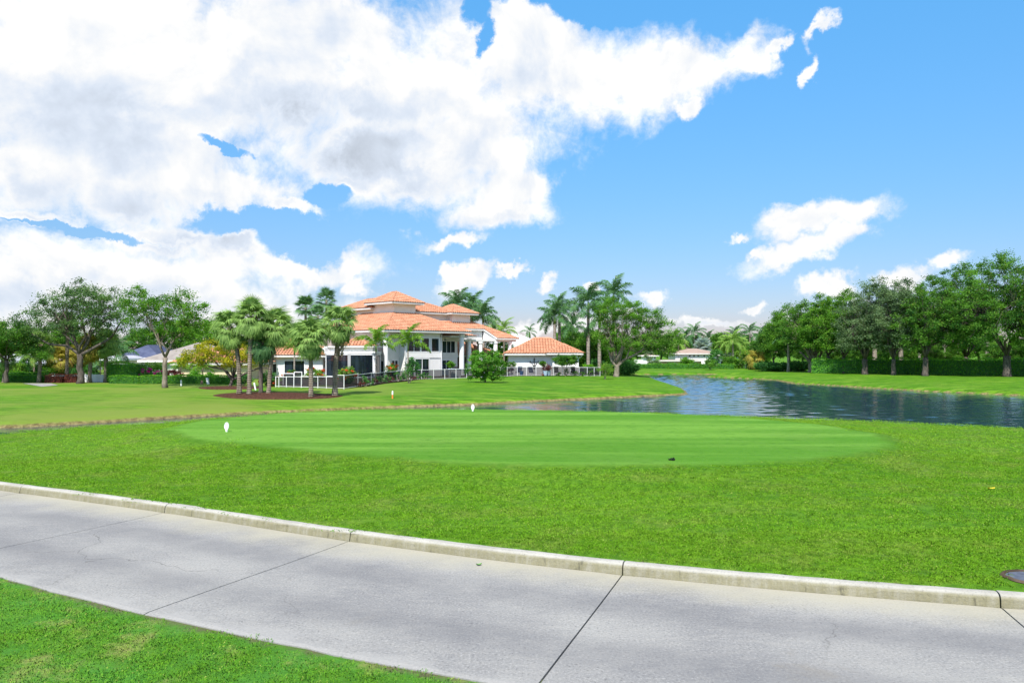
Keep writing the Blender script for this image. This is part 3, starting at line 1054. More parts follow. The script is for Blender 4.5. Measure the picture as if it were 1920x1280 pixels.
for (nm, y0, y1, dens, n_bl, rad_, ln, wd) in (('grass', 2.4, 7.5, 85, 170, 0.14, 0.010, 0.0010), ('grass', 7.5, 13.5, 30, 200, 0.25, 0.012, 0.0016), ('grass', 13.5, 24, 8, 210, 0.48, 0.014, 0.0026)):
    x, y = lawn_points(y0, y1, dens)
    z = land(x, y)
    n = len(x)
    fr_ = across(x, y) < -1
    rot = np.stack([rng.normal(0, 0.06, n), rng.normal(0, 0.06, n), rng.uniform(0, 6.28, n)], -1)
    patch = np.array([mnoise.noise((a * 0.9, b * 0.9, 3.1)) for a, b in zip(x, y)])
    size = rng.uniform(0.85, 1.15, n) * (1 + 0.12 * patch)
    for sel, mk in ((~fr_, 'blade'), (fr_, 'blade_fore')):
        if sel.sum() > 5:
            tm = tuft_mesh('grass_tuft', n_bl, rad_, ln, wd)
            tm.materials.clear()
            tm.materials.append(M[mk])
            scatter(nm, np.stack([x, y, z], -1)[sel], tm, size[sel], rot[sel], M[mk])


# ------------------------------------------------------------------ vegetation builders
def leaf_quads(C, size, aspect=0.55, flat=0.0, g=None):
    """one pointed four-cornered leaf (or leaf spray) per centre, turned at random"""
    n = len(C)
    d = rng.normal(0, 1, (n, 3))
    d[:, 2] *= (1 - flat)
    d /= np.linalg.norm(d, axis=1, keepdims=True) + 1e-9
    e = rng.normal(0, 1, (n, 3))
    e -= d * (e * d).sum(1, keepdims=True)
    e /= np.linalg.norm(e, axis=1, keepdims=True) + 1e-9
    L = (size * rng.uniform(0.6, 1.3, n))[:, None]
    Wd = L * aspect * 0.5
    V = np.stack([C - d * L * 0.5, C + e * Wd - d * L * 0.05, C + d * L * 0.5, C - e * Wd - d * L * 0.05], 1)
    return V


def poisson_in(ells, n, tries=40, shell=0.45):
    """spread n points through a union of ellipsoids (cx, cy, cz, rx, ry, rz), thinner towards the middle"""
    E_ = np.array(ells, float)
    vol = E_[:, 3] * E_[:, 4] * E_[:, 5]
    pts = []
    pick = rng.choice(len(E_), size=n * 6, p=vol / vol.sum())
    u = rng.normal(0, 1, (n * 6, 3))
    u /= np.linalg.norm(u, axis=1, keepdims=True)
    r = rng.uniform(shell ** 3, 1, n * 6) ** (1 / 3)
    cand = E_[pick, :3] + u * r[:, None] * E_[pick, 3:]
    dmin = 0.55 * (vol.sum() * 4.2 / n) ** (1 / 3)
    for c in cand:
        if len(pts) >= n:
            break
        if not pts or np.min(np.linalg.norm(np.array(pts) - c, axis=1)) > dmin:
            pts.append(c)
        elif rng.uniform() < 0.06:
            pts.append(c)
    return np.array(pts)


DENSE, BIG = 1.9, 1.02


def crown_mesh(name, clumps, per, spread, leaf, flat=0.35, aspect=0.55):
    n = len(clumps)
    k = (per * DENSE * rng.uniform(0.5, 1.5, n)).astype(int)
    idx = np.repeat(np.arange(n), k)
    sp = spread * rng.uniform(0.45, 1.05, n)
    off = rng.normal(0, 1, (len(idx), 3)) * sp[idx][:, None] * np.array([0.62, 0.62, 0.40])
    C = clumps[idx] + off
    ct = rng.normal(0.46, 0.24, n)
    t = np.clip(ct[idx] + rng.normal(0, 0.16, len(idx)), 0, 1)
    return quads_mesh(name, leaf_quads(C, leaf * BIG, aspect, flat), 4, t)


def wander(a, b, k, amp, sag=0.0):
    a, b = Vector(a), Vector(b)
    out = []
    for i in range(k + 1):
        t = i / k
        p = a.lerp(b, t)
        if 0 < i < k:
            p = p + Vector(rng.normal(0, amp, 3)) * (a - b).length
        p.z += sag * math.sin(math.pi * t) * (a - b).length
        out.append(p)
    return out


def branching(mb, fork, r0, clumps, limbs, taper=0.5):
    """limbs from the fork to the clump centres: nearest-limb tree of tapering tubes"""
    fork = Vector(fork)
    tips = [Vector(c) for c in clumps]
    dirs = []
    order = sorted(tips, key=lambda c: (c - fork).length)
    for k in range(limbs):
        a = 2 * math.pi * (k + 0.3 * rng.uniform(-1, 1)) / limbs
        near = [c for c in tips if abs((math.atan2((c - fork).y, (c - fork).x) - a + math.pi) % (2 * math.pi) - math.pi) < math.pi / limbs]
        if not near:
            continue
        m_ = sum(near, Vector()) / len(near)
        end = fork.lerp(m_, 0.95)
        path = wander(fork, end, 5, 0.045, 0.05)
        rl = r0 * rng.uniform(0.36, 0.52)
        mb.tube(path, [rl * (1 - 0.14 * i) for i in range(6)], 6)
        for c in near:
            j = 2 + int(rng.integers(0, 4))
            st = path[min(j, 5)]
            if (c - st).length < 0.3:
                continue
            br = wander(st, c, 3, 0.07, 0.03)
            rr = min(0.05, rl * rng.uniform(0.14, 0.26))
            mb.tube(br, [rr, rr * 0.75, rr * 0.5, rr * 0.22], 4, cap=False)


def broad_tree(name, label, cat, base, ells, leaf_m, bark_m, trunk_r, fork_z, n_clump=110, per=150, spread=0.62, leaf=0.17, limbs=6, group=None,
               lean=(0, 0), flat=0.35, extra=None, shell=0.45, aspect=0.55):
    """ells are ellipsoids relative to the foot of the trunk"""
    root = thing(name, label, cat, base, group)
    b = Vector(base)
    clumps = poisson_in(ells, n_clump, shell=shell)
    mb = MB()
    fork = Vector((lean[0], lean[1], fork_z))
    st = wander((0, 0, -0.15), fork, 5, 0.02)
    rs = [trunk_r * 1.45, trunk_r * 1.08, trunk_r, trunk_r * 0.95, trunk_r * 0.93, trunk_r * 0.95]
    mb.tube([p + b for p in st], rs, 10)
    branching(mb, fork + b, trunk_r, clumps + np.array(b), limbs)
    if extra:
        for pts, r_a, r_b in extra:
            mb.tube([Vector(p) + b for p in catmull(pts, 0.4)], list(np.linspace(r_a, r_b, len(catmull(pts, 0.4)))), 7)
    mb.build('trunk', bark_m, root, smooth=True)
    me = crown_mesh('crown', clumps, per, spread, leaf, flat, aspect)
    me.materials.append(leaf_m)
    part('crown', me, root)
    return root


def copy_thing(root, loc, turn, scale, label, group=None, name=None):
    r = root.copy()
    COL.objects.link(r)
    r.location = loc
    r.rotation_euler = (0, 0, turn)
    r.scale = (scale, scale, scale) if isinstance(scale, (int, float)) else scale
    r['label'] = label
    if group:
        r['group'] = group
    for ch in list(root.children):
        c = ch.copy()
        COL.objects.link(c)
        c.parent = r
    return r


# ---- palm leaves
def fan_mesh(name, n_seg=26, blade=0.85, petiole=0.95, droop=0.55, spread=250, split=0.55):
    """costapalmate fan leaf growing along +X from the origin"""
    V, T = [], []
    mid = np.array([petiole, 0, 0.0])
    # petiole as a thin three-cornered bar
    for (w, z) in ((0.022, 0.0),):
        V.append([(0, -w, 0), (0, w, 0), (petiole, w * 0.6, 0.02), (petiole, -w * 0.6, 0.02)])
        V.append([(0, 0, -w), (0, 0, w), (petiole, 0, w * 0.6), (petiole, 0, -w * 0.6)])
        T += [0.55, 0.55]
    for i in range(n_seg):
        a = math.radians(-spread / 2 + spread * i / (n_seg - 1))
        L = blade * (0.72 + 0.28 * math.cos(a * 0.6)) * rng.uniform(0.9, 1.08)
        d = np.array([math.cos(a), math.sin(a), 0.0])
        p = np.array([-math.sin(a), math.cos(a), 0.0])
        w = L * math.radians(spread / n_seg) * 0.36
        up = 0.10 * (i % 2)
        c1 = mid + d * L * 0.5 + np.array([0, 0, 0.10 - abs(a) * 0.05])
        c2 = mid + d * L * (1 - 0.12 * droop) + np.array([0, 0, -droop * L * rng.uniform(0.25, 0.75)])
        V.append([mid, c1 + p * w, c1, c1 + p * 0.001])
        V[-1] = [tuple(mid), tuple(c1 - p * w), tuple(c1 + np.array([0, 0, 0.03])), tuple(c1 + p * w)]
        V.append([tuple(c1 - p * w * 0.9), tuple(c2 - p * 0.006), tuple(c2 + p * 0.006), tuple(c1 + p * w * 0.9)])
        t = float(np.clip(rng.normal(0.5, 0.16), 0, 1))
        T += [t, min(1, t + 0.1)]
    return quads_mesh(name, np.array(V, float), 4, T)


def feather_mesh(name, length=3.0, n=34, leaflet=0.55, arch=0.55, up=0.5, droop=0.5, plume=0.0, w=0.030):
    """pinnate frond along +X: rachis rising then arching over, two rows of leaflets"""
    V, T = [], []

    def rachis(t):
        return np.array([length * (t - 0.18 * arch * t * t), 0, length * (up * t - arch * t * t)])
    pts = [rachis(i / 10) for i in range(11)]
    for a, b in zip(pts[:-1], pts[1:]):
        V.append([tuple(a + (0, -0.018, 0)), tuple(b + (0, -0.014, 0)), tuple(b + (0, 0.014, 0)), tuple(a + (0, 0.018, 0))])
        V.append([tuple(a + (0, 0, -0.018)), tuple(b + (0, 0, -0.014)), tuple(b + (0, 0, 0.014)), tuple(a + (0, 0, 0.018))])
        T += [0.6, 0.6]
    for i in range(n):
        t = 0.12 + 0.88 * (i + 0.5) / n
        p = rachis(t)
        q = rachis(min(1, t + 0.02)) - rachis(t - 0.02)
        q /= np.linalg.norm(q)
        L = leaflet * (math.sin(math.pi * min(1, 0.12 + 0.86 * t)) ** 0.55) * rng.uniform(0.88, 1.1)
        for s in (-1, 1):
            tw = rng.uniform(-plume, plume)
            side = np.array([0, s * math.cos(tw), math.sin(tw)])
            d = q * 0.55 + side * 0.9
            d /= np.linalg.norm(d)
            m = p + d * L * 0.5 + np.array([0, 0, 0.06 * L])
            e = p + d * L * 0.95 + np.array([0, 0, -droop * L * rng.uniform(0.5, 1.1)])
            V.append([tuple(p - q * w * 0.5), tuple(m - q * w), tuple(m + q * w), tuple(p + q * w * 0.5)])
            V.append([tuple(m - q * w), tuple(e - q * 0.004), tuple(e + q * 0.004), tuple(m + q * w)])
            tt = float(np.clip(rng.normal(0.5, 0.15), 0, 1))
            T += [tt, min(1, tt + 0.1)]
    return quads_mesh(name, np.array(V, float), 4, T)


def with_mat(me, m):
    me.materials.append(m)
    return me


FAN = {}
for key, mat_, dr in (('sabal', 'sabal', 0.75), ('dark', 'sabaldark', 0.8), ('gold', 'sabalgold', 0.9), ('wash', 'sabaldark', 0.35), ('silver', 'bismarck', 0.3)):
    FAN[key] = [with_mat(fan_mesh('frond', 34, 0.98 if key != 'silver' else 1.3, 0.85 if key != 'wash' else 1.0, dr * f), M[mat_]) for f in (0.7, 1.0, 1.3)]
FEA = {}
for key, mat_, kw in (('royal', 'royal', dict(length=3.6, n=54, leaflet=0.80, arch=0.66, up=0.55, droop=0.6, plume=0.8, w=0.045)),
                      ('foxtail', 'foxtail', dict(length=3.0, n=44, leaflet=0.62, arch=0.85, up=0.72, droop=0.45, plume=0.9, w=0.050)),
                      ('coco', 'coco', dict(length=3.6, n=40, leaflet=0.75, arch=0.80, up=0.60, droop=0.85, plume=0.2, w=0.035)),
                      ('far', 'royal', dict(length=3.4, n=22, leaflet=0.8, arch=0.7, up=0.6, droop=0.5, plume=0.4, w=0.07)),
                      ('farlight', 'coco', dict(length=3.4, n=22, leaflet=0.85, arch=0.85, up=0.6, droop=0.8, plume=0.2, w=0.07))):
    FEA[key] = [with_mat(feather_mesh('frond', **kw), M[mat_]) for _ in range(3)]


def palm(name, label, base, top, meshes, n, r_base, r_top, trunk_m, scale=1.0, cat='palm tree', group=None, lo=-50, hi=78, boots=None, shaft=0.0, bend=None,
         skirt=None, bulge=0.0):
    """base and top are the foot and the head of the trunk in the world; fronds spring from the head"""
    root = thing(name, label, cat, base, group)
    b, t = Vector(base), Vector(top)
    mb = MB()
    pts = catmull([b - Vector((0, 0, 0.1))] + [Vector(p) for p in (bend or [])] + [t], 0.35) if bend else [b.lerp(t, i / 8) for i in range(-0, 9)]
    if not bend:
        pts[0] = pts[0] - Vector((0, 0, 0.1))
    m_ = len(pts)
    rs = []
    for i in range(m_):
        f = i / (m_ - 1)
        r_ = r_base + (r_top - r_base) * f
        r_ *= 1 + 0.55 * max(0, 1 - f * 9) + bulge * math.sin(math.pi * f) + 0.05 * rng.normal()
        rs.append(r_)
    mb.tube(pts, rs, 10)
    mb.build('trunk', trunk_m, root, smooth=True)
    if boots:
        bm_ = MB()
        h0, rb = boots
        ax = (t - pts[-3]).normalized()
        up_ = t - Vector((0, 0, 1)) * 0.15
        for k in range(int(h0 * 26)):
            f = k / max(1, int(h0 * 26))
            a = k * 2.4
            c = up_ - Vector((0, 0, h0 * (1 - f)))
            rr = r_top + (rb - r_top) * (0.35 + 0.65 * f)
            o_ = Vector((math.cos(a), math.sin(a), 0))
            bm_.tube([c + o_ * (r_top * 0.7), c + o_ * rr + Vector((0, 0, 0.12)), c + o_ * (rr * 1.28) + Vector((0, 0, 0.30))], [0.055, 0.05, 0.022], 4, True, 0.5)
        bm_.build('leaf_boots', M['boot'], root)
    if shaft:
        sm_ = MB()
        sm_.tube([t - Vector((0, 0, 0.1)), t + Vector((0, 0, shaft * 0.4)), t + Vector((0, 0, shaft))], [r_top * 1.15, r_top * 1.05, r_top * 0.6], 9)
        sm_.build('crown_shaft', M['shaft'], root, smooth=True)
    head = t - b + Vector((0, 0, shaft))
    for k in range(n):
        f = (k + 0.5) / n
        pitch = math.radians(hi + (lo - hi) * f ** 0.85 + rng.uniform(-7, 7))
        a = k * 2.39996 + rng.uniform(-0.25, 0.25)
        me = meshes[int(rng.integers(len(meshes)))]
        part('frond', me, root, head - Vector((0, 0, 0.28 * f * scale)), (rng.uniform(-0.3, 0.3), -pitch, a), scale * rng.uniform(0.85, 1.1))
    if skirt:
        for k in range(skirt[1]):
            a = k * 2.4 + 0.7
            part('dry_frond', skirt[0][k % 3], root, head - Vector((0, 0, 0.35 * scale)), (rng.uniform(-0.3, 0.3), math.radians(rng.uniform(52, 78)), a), scale * rng.uniform(0.7, 0.95))
    return root


def clipped_hedge(name, label, pts, width, height, leaf_m, leaf=0.13, dens=130, rough=0.05, cat='hedge', group=None, core='deep'):
    """hedge along a ground polyline: dark core and a skin of leaves, trimmed but not perfectly flat"""
    pts = [Vector(p) for p in pts]
    c0 = sum(pts, Vector()) / len(pts)
    root = thing(name, label, cat, (c0.x, c0.y, ground(c0.x, c0.y)), group)
    mb = MB()
    Cs = []
    for a, b in zip(pts[:-1], pts[1:]):
        d = Vector((b.x - a.x, b.y - a.y, 0))
        L_ = d.length
        d.normalize()
        nn = Vector((-d.y, d.x, 0))
        w2 = width / 2
        za, zb = ground(a.x, a.y), ground(b.x, b.y)
        q = lambda p, s, z: (p.x + nn.x * s, p.y + nn.y * s, z)
        iw, ih = w2 - 0.10, height - 0.10
        mb.hexa([q(a, -iw, za - 0.1), q(b, -iw, zb - 0.1), q(b, iw, zb - 0.1), q(a, iw, za - 0.1)], [q(a, -iw, za + ih), q(b, -iw, zb + ih), q(b, iw, zb + ih), q(a, iw, za + ih)])
        for (area, kind) in ((L_ * height, 'f'), (L_ * height * 0.5, 'b'), (L_ * width, 't'), (width * height, 'e0'), (width * height, 'e1')):
            k = int(area * dens)
            u, v = rng.uniform(0, 1, k), rng.uniform(0, 1, k)
            jit = np.abs(rng.normal(0, rough, k)) - 0.03
            if kind == 'f':
                s, h, l_ = -w2 - jit, v * height, u * L_
            elif kind == 'b':
                s, h, l_ = w2 + jit, v * height, u * L_
            elif kind == 't':
                s, h, l_ = (v - 0.5) * width, height + jit, u * L_
            else:
                s, h, l_ = (u - 0.5) * width, v * height, (-jit if kind == 'e0' else L_ + jit)
            h = np.asarray(h) * (1 + 0.06 * np.sin(np.asarray(l_) * 1.7))
            zz = za + (zb - za) * np.asarray(l_) / L_ + np.asarray(h)
            Cs.append(np.stack([a.x + d.x * l_ + nn.x * s + 0 * zz, a.y + d.y * l_ + nn.y * s + 0 * zz, zz], -1))
    C = np.concatenate(Cs)
    t = np.clip(rng.normal(0.5, 0.22, len(C)), 0, 1)
    mb.build('twig_core', M[core], root)
    me = quads_mesh('foliage', leaf_quads(C - np.array(root.location), leaf, 0.6, 0.3), 4, t)
    me.materials.append(leaf_m)
    f = part('foliage', me, root)
    return root


def bush(name, label, base, rx, ry, h, leaf_m, n=900, leaf=0.14, cat='bush', group=None, flowers=None, stems=3, lift=0.0, loose=1.0, aspect=0.55, bark='palebark'):
    root = thing(name, label, cat, base, group)
    mb = MB()
    for k in range(stems):
        a = 6.28 * k / stems + rng.uniform(-0.4, 0.4)
        e = Vector((math.cos(a) * rx * 0.5, math.sin(a) * ry * 0.5, lift + (h - lift) * 0.75))
        mb.tube([Vector(base) + p for p in wander((0, 0, -0.1), e, 4, 0.05)], [0.045, 0.04, 0.03, 0.022, 0.012], 5)
    mb.build('stem', M[bark], root)
    k = max(8, n // 45)
    cl = poisson_in([(0, 0, lift + (h - lift) / 2, rx * 0.86, ry * 0.86, (h - lift) / 2 * 0.9)], k, shell=0.5)
    cl[:, 2] = np.maximum(cl[:, 2], lift + 0.05)
    me = crown_mesh('foliage', cl, n / len(cl), 0.30 * min(rx, h) * loose, leaf, 0.3, aspect)
    me.materials.append(leaf_m)
    part('foliage', me, root)
    if flowers:
        fm, cnt = flowers
        sel = cl[rng.choice(len(cl), min(len(cl), cnt), replace=False)]
        mid = np.array([0, 0, lift + (h - lift) / 2])
        out = sel + (sel - mid) * 0.22
        me = crown_mesh('blossoms', out, 34, 0.13, 0.12, 0.2, 0.8)
        me.materials.append(fm)
        part('blossoms', me, root)
    return root


# ------------------------------------------------------------------ building helpers
R2 = math.sqrt(2)


def frame45(ox, oy):
    """house axes: a runs back to the right, b back to the left"""
    return lambda a, b, z: (ox + (a - b) / R2, oy + (a + b) / R2, z)


def straight(ox, oy, turn=0.0):
    c, s = math.cos(R(turn)), math.sin(R(turn))
    return lambda a, b, z: (ox + a * c - b * s, oy + a * s + b * c, z)


def inside_spans(poly, s):
    """intervals of t in which the vertical line at s lies inside the polygon"""
    ts = []
    n = len(poly)
    for i in range(n):
        (s0, t0), (s1, t1) = poly[i], poly[(i + 1) % n]
        if (s0 > s) != (s1 > s):
            ts.append(t0 + (t1 - t0) * (s - s0) / (s1 - s0))
    ts.sort()
    return list(zip(ts[0::2], ts[1::2]))


def tile_plane(mb, deck, origin, eu, ev, poly, tw=0.36, tl=0.46):
    """barrel tiles laid course over course on one roof plane; poly in (along eave, up slope) metres"""
    O, eu, ev = Vector(origin), Vector(eu).normalized(), Vector(ev).normalized()
    nn = eu.cross(ev)
    if nn.z < 0:
        nn = -nn
    smin, smax = min(p[0] for p in poly), max(p[0] for p in poly)
    prof = [(0.0, 0.0), (0.11, 0.07), (0.23, 0.07), (0.33, 0.0)]
    k = int((smax - smin) / tw) + 1
    for i in range(k):
        s = smin + (i + 0.5) * tw
        for (t0, t1) in inside_spans(poly, min(s, smax - 1e-3)):
            t = t0 - 0.05
            while t < t1:
                te = min(t + tl + 0.06, t1 + 0.02)
                tint = float(np.clip(rng.normal(0.5, 0.2), 0, 1))
                lo = [O + eu * (s - tw / 2 + x) + ev * t + nn * (z + 0.065) for x, z in prof]
                hi = [O + eu * (s - tw / 2 + x * 0.92 + 0.01) + ev * te + nn * (z * 0.85) for x, z in prof]
                mb.add(lo + hi, [(0, 1, 5, 4), (1, 2, 6, 5), (2, 3, 7, 6), (0, 3, 2, 1)], tint)
                t += tl
    top = [O + eu * s + ev * t - nn * 0.02 for s, t in poly]
    bot = [p - nn * 0.10 for p in top]
    n = len(poly)
    deck.add(top + bot, [tuple(range(n)), tuple(reversed(range(n, 2 * n)))] + [(i, n + i, n + (i + 1) % n, (i + 1) % n) for i in range(n)])


def ridge_caps(mb, p, q, r=0.12):
    p, q = Vector(p), Vector(q)
    d = q - p
    L_ = d.length
    k = max(1, int(L_ / 0.42))
    d.normalize()
    side = d.cross(Vector((0, 0, 1))).normalized()
    up_ = side.cross(d)
    for i in range(k):
        a, b = p + d * (L_ * i / k - 0.03), p + d * (L_ * (i + 1) / k)
        prof = [(-r, -0.05), (-r * 0.6, 0.07), (0, 0.11), (r * 0.6, 0.07), (r, -0.05)]
        lo = [a + side * x + up_ * (z + 0.035) for x, z in prof]
        hi = [b + side * x * 0.85 + up_ * z for x, z in prof]
        mb.add(lo + hi, [(j, j + 1, 6 + j, 5 + j) for j in range(4)] + [(4, 3, 2, 1, 0)], float(np.clip(rng.normal(0.4, 0.18), 0, 1)))


def fascia(mb, pts, z, h=0.24, th=0.10):
    """eave board round a closed outline of (x, y) world points"""
    n = len(pts)
    c = Vector((sum(p[0] for p in pts) / n, sum(p[1] for p in pts) / n, 0))
    for i in range(n):
        a, b = Vector((*pts[i], 0)), Vector((*pts[(i + 1) % n], 0))
        ia, ib = a + (c - a).normalized() * th * 1.4, b + (c - b).normalized() * th * 1.4
        mb.hexa([(a.x, a.y, z - h), (b.x, b.y, z - h), (ib.x, ib.y, z - h), (ia.x, ia.y, z - h)], [(a.x, a.y, z - 0.01), (b.x, b.y, z - 0.01), (ib.x, ib.y, z - 0.01), (ia.x, ia.y, z - 0.01)])


def soffit(mb, pts, z, th=0.05):
    mb.prism([(p[0], p[1]) for p in pts], z - th, z)


def hip(fr, a0, a1, b0, b1, ze, pitch, tiles, deck, eaves, smooth_roof=None, caps=None, sides='flbr', soff=True):
    """hipped roof over the rectangle a0..a1, b0..b1 of the frame fr"""
    w, d = a1 - a0, b1 - b0
    h = min(w, d) / 2
    zr = ze + h * pitch
    if w >= d:
        r0, r1 = (a0 + h, b0 + h), (a1 - h, b0 + h)
    else:
        r0, r1 = (a0 + h, b0 + h), (a0 + h, b1 - h)
    A0, A1, A2, A3 = [Vector(fr(a, b, ze)) for a, b in ((a0, b0), (a1, b0), (a1, b1), (a0, b1))]
    P0, P1 = Vector(fr(*r0, zr)), Vector(fr(*r1, zr))
    if w >= d:
        planes = dict(f=(A0, A1, [P1, P0]), r=(A1, A2, [P1]), b=(A2, A3, [P0, P1]), l=(A3, A0, [P0]))
        hips = [(A0, P0), (A3, P0), (A1, P1), (A2, P1)]
    else:
        planes = dict(f=(A0, A1, [P0]), r=(A1, A2, [P1, P0]), b=(A2, A3, [P1]), l=(A3, A0, [P0, P1]))
        hips = [(A0, P0), (A1, P0), (A2, P1), (A3, P1)]
    for key, (p, q, tops) in planes.items():
        eu = (q - p).normalized()
        mid = tops[0] - p
        ev = (mid - eu * mid.dot(eu)).normalized()
        poly = [(0, 0), ((q - p).length, 0)] + [((t - p).dot(eu), (t - p).dot(ev)) for t in tops]
        if smooth_roof is None and key in sides:
            tile_plane(tiles, deck, p, eu, ev, poly)
        else:
            m_ = smooth_roof if smooth_roof is not None else deck
            pts = [p + eu * s + ev * t for s, t in poly]
            nn = eu.cross(ev)
            n = len(pts)
            m_.add(pts + [x - nn * 0.12 for x in pts], [tuple(range(n)), tuple(reversed(range(n, 2 * n)))] + [(i, n + i, n + (i + 1) % n, (i + 1) % n) for i in range(n)])
    if caps is not None:
        for p, q in hips:
            ridge_caps(caps, p, q)
        if (P0 - P1).length > 0.3:
            ridge_caps(caps, P0, P1)
    pts = [fr(a, b, 0)[:2] for a, b in ((a0, b0), (a1, b0), (a1, b1), (a0, b1))]
    fascia(eaves, pts, ze)
    if soff:
        ins = [fr(a, b, 0)[:2] for a, b in ((a0 + 0.12, b0 + 0.12), (a1 - 0.12, b0 + 0.12), (a1 - 0.12, b1 - 0.12), (a0 + 0.12, b1 - 0.12))]
        soffit(eaves, ins, ze - 0.14)
    return zr


def window(parent, fr, s0, s1, z0, z1, panes=1, split=None, fw=0.09, proud=0.07, mat='white', nm='window', glass='pane', label=None):
    """frame standing proud of the wall with recessed glass; fr(s, depth, z): depth < 0 is outwards"""
    mb = MB()
    for (a, b, c, d) in ((s0, s1, z0, z0 + fw), (s0, s1, z1 - fw, z1), (s0, s0 + fw, z0 + fw, z1 - fw), (s1 - fw, s1, z0 + fw, z1 - fw)):
        mb.box(a, b, -proud, 0.04, c, d, fr)
    cuts = split or [s0 + fw + (s1 - s0 - 2 * fw) * k / panes for k in range(1, panes)]
    for c in cuts:
        mb.box(c - fw * 0.4, c + fw * 0.4, -proud * 0.85, 0.04, z0 + fw, z1 - fw, fr)
    o = mb.build(nm, M[mat], parent)
    if label:
        o['label'] = label
    ed = [s0 + fw] + list(cuts) + [s1 - fw]
    for a, b in zip(ed[:-1], ed[1:]):
        p = MB()
        p.box(a + (fw * 0.4 if a != ed[0] else 0), b - (fw * 0.4 if b != ed[-1] else 0), -proud * 0.45, 0.02, z0 + fw, z1 - fw, fr)
        p.build('pane', M[glass], o)
    return o


def column(parent, x, y, z0, z1, r, mat='white'):
    mb = MB()
    mb.tube([(x, y, z0), (x, y, z0 + 0.22), (x, y, z0 + 0.24), (x, y, z1 - 0.30), (x, y, z1 - 0.26), (x, y, z1)], [r * 1.25, r * 1.25, r, r * 0.95, r * 1.25, r * 1.3], 14)
    return mb.build('column', M[mat], parent, smooth=False)


GZ = -1.02      # level of the house plots

# ------------------------------------------------------------------ the big villa
VX, VY = (720 - 960) * 84 / FOC, 84.0
L = frame45(VX, VY)
villa = thing('villa', 'large white two storey villa with stacked orange barrel tile hip roofs and columns', 'house', (VX + 3, VY + 12, GZ))
wall = MB()
tiles, deck, eaves, caps = MB(), MB(), MB(), MB()


def wbox(a0, a1, b0, b1, z0, z1, fr=L):
    wall.box(a0, a1, b0, b1, z0, z1, fr)


# storeys behind the main eave
wbox(3.7, 9.0, 1.0, 14.5, GZ, 4.2)
wbox(2.2, 3.7, 2.2, 14.5, GZ, 4.2)
wbox(9.0, 13.6, 3.2, 14.5, GZ, 4.2)
wall.box(3.66, 9.04, 0.93, 1.0, 1.22, 1.84, L)        # band between the floors
wall.box(9.04, 13.6, 3.12, 3.2, 1.22, 1.78, L)
hip(L, 0, 13.04, 0, 16.5, 4.42, 0.46, tiles, deck, eaves, caps=caps)
# tower
wbox(4.9, 8.19, 4.9, 9.19, 5.6, 7.9)
hip(L, 4.0, 8.91, 4.0, 9.9, 7.98, 0.56, tiles, deck, eaves, caps=caps)
# upper wing behind the tower on the left
wbox(5.0, 9.4, 9.19, 16.2, 5.0, 7.4)
hip(L, 4.25, 10.2, 8.9, 17.0, 7.45, 0.46, tiles, deck, eaves, caps=caps)
# clerestory on the right and its projecting end
wbox(8.19, 15.6, 6.6, 11.4, 5.0, 6.95)
hip(L, 7.6, 16.4, 5.9, 12.1, 7.02, 0.42, tiles, deck, eaves, caps=caps)
wbox(14.8, 17.9, 5.6, 9.4, 5.2, 6.98)
hip(L, 14.1, 18.8, 4.85, 10.2, 7.06, 0.50, tiles, deck, eaves, caps=caps)
# small roof slice between main roof and portico
hip(L, 10.6, 14.95, 1.0, 6.4, 3.95, 0.30, tiles, deck, eaves, soff=True)
# portico roof: one plane, cut back on the left above the setback wall
pz, pp = 3.74, 0.49
O = Vector(L(13.0, 1.5, pz))
eu = Vector(L(1, 0, 0)) - Vector(L(0, 0, 0))
ev = (Vector(L(0, 1, pp)) - Vector(L(0, 0, 0)))
kk = math.sqrt(1 + pp * pp)
fpoly = [(18.97 - 13.0, 0), (23.07 - 13.0, 0), (18.57 - 13.0, 4.5 * kk), (0.0, 4.5 * kk), (0.0, 2.5 * kk), (18.97 - 13.0, 2.5 * kk)]
tile_plane(tiles, deck, O, eu, ev, fpoly)
O2 = Vector(L(23.07, 1.5, pz))
e2 = Vector(L(0, 1, 0)) - Vector(L(0, 0, 0))
v2 = Vector(L(-1, 0, pp)) - Vector(L(0, 0, 0))
tile_plane(tiles, deck, O2, e2, v2, [(0, 0), (9.5, 0), (9.5 - 4.5, 4.5 * kk), (4.5, 4.5 * kk)])
O3 = Vector(L(18.57, 11.0, pz))
ridge_caps(caps, L(23.07, 1.5, pz), L(18.57, 6.0, pz + 4.5 * pp))
ridge_caps(caps, L(18.57, 6.0, pz + 4.5 * pp), L(18.57, 9.0, pz + 4.5 * pp))
eaves.box(18.97, 23.1, 1.44, 1.60, pz - 0.22, pz, L)
eaves.box(22.95, 23.11, 1.6, 11, pz - 0.22, pz, L)
eaves.box(13.0, 18.97, 3.94, 4.08, pz + 2.5 * pp - 0.24, pz + 2.5 * pp, L)
eaves.add([L(18.90, 1.44, pz - 0.22), L(18.90, 1.44, pz), L(18.90, 4.0, pz + 2.5 * pp), L(18.90, 4.0, pz + 2.5 * pp - 0.22),
           L(18.99, 1.44, pz - 0.22), L(18.99, 1.44, pz), L(18.99, 4.0, pz + 2.5 * pp), L(18.99, 4.0, pz + 2.5 * pp - 0.22)],
          [(0, 1, 2, 3), (7, 6, 5, 4), (0, 4, 5, 1), (1, 5, 6, 2), (2, 6, 7, 3), (3, 7, 4, 0)])
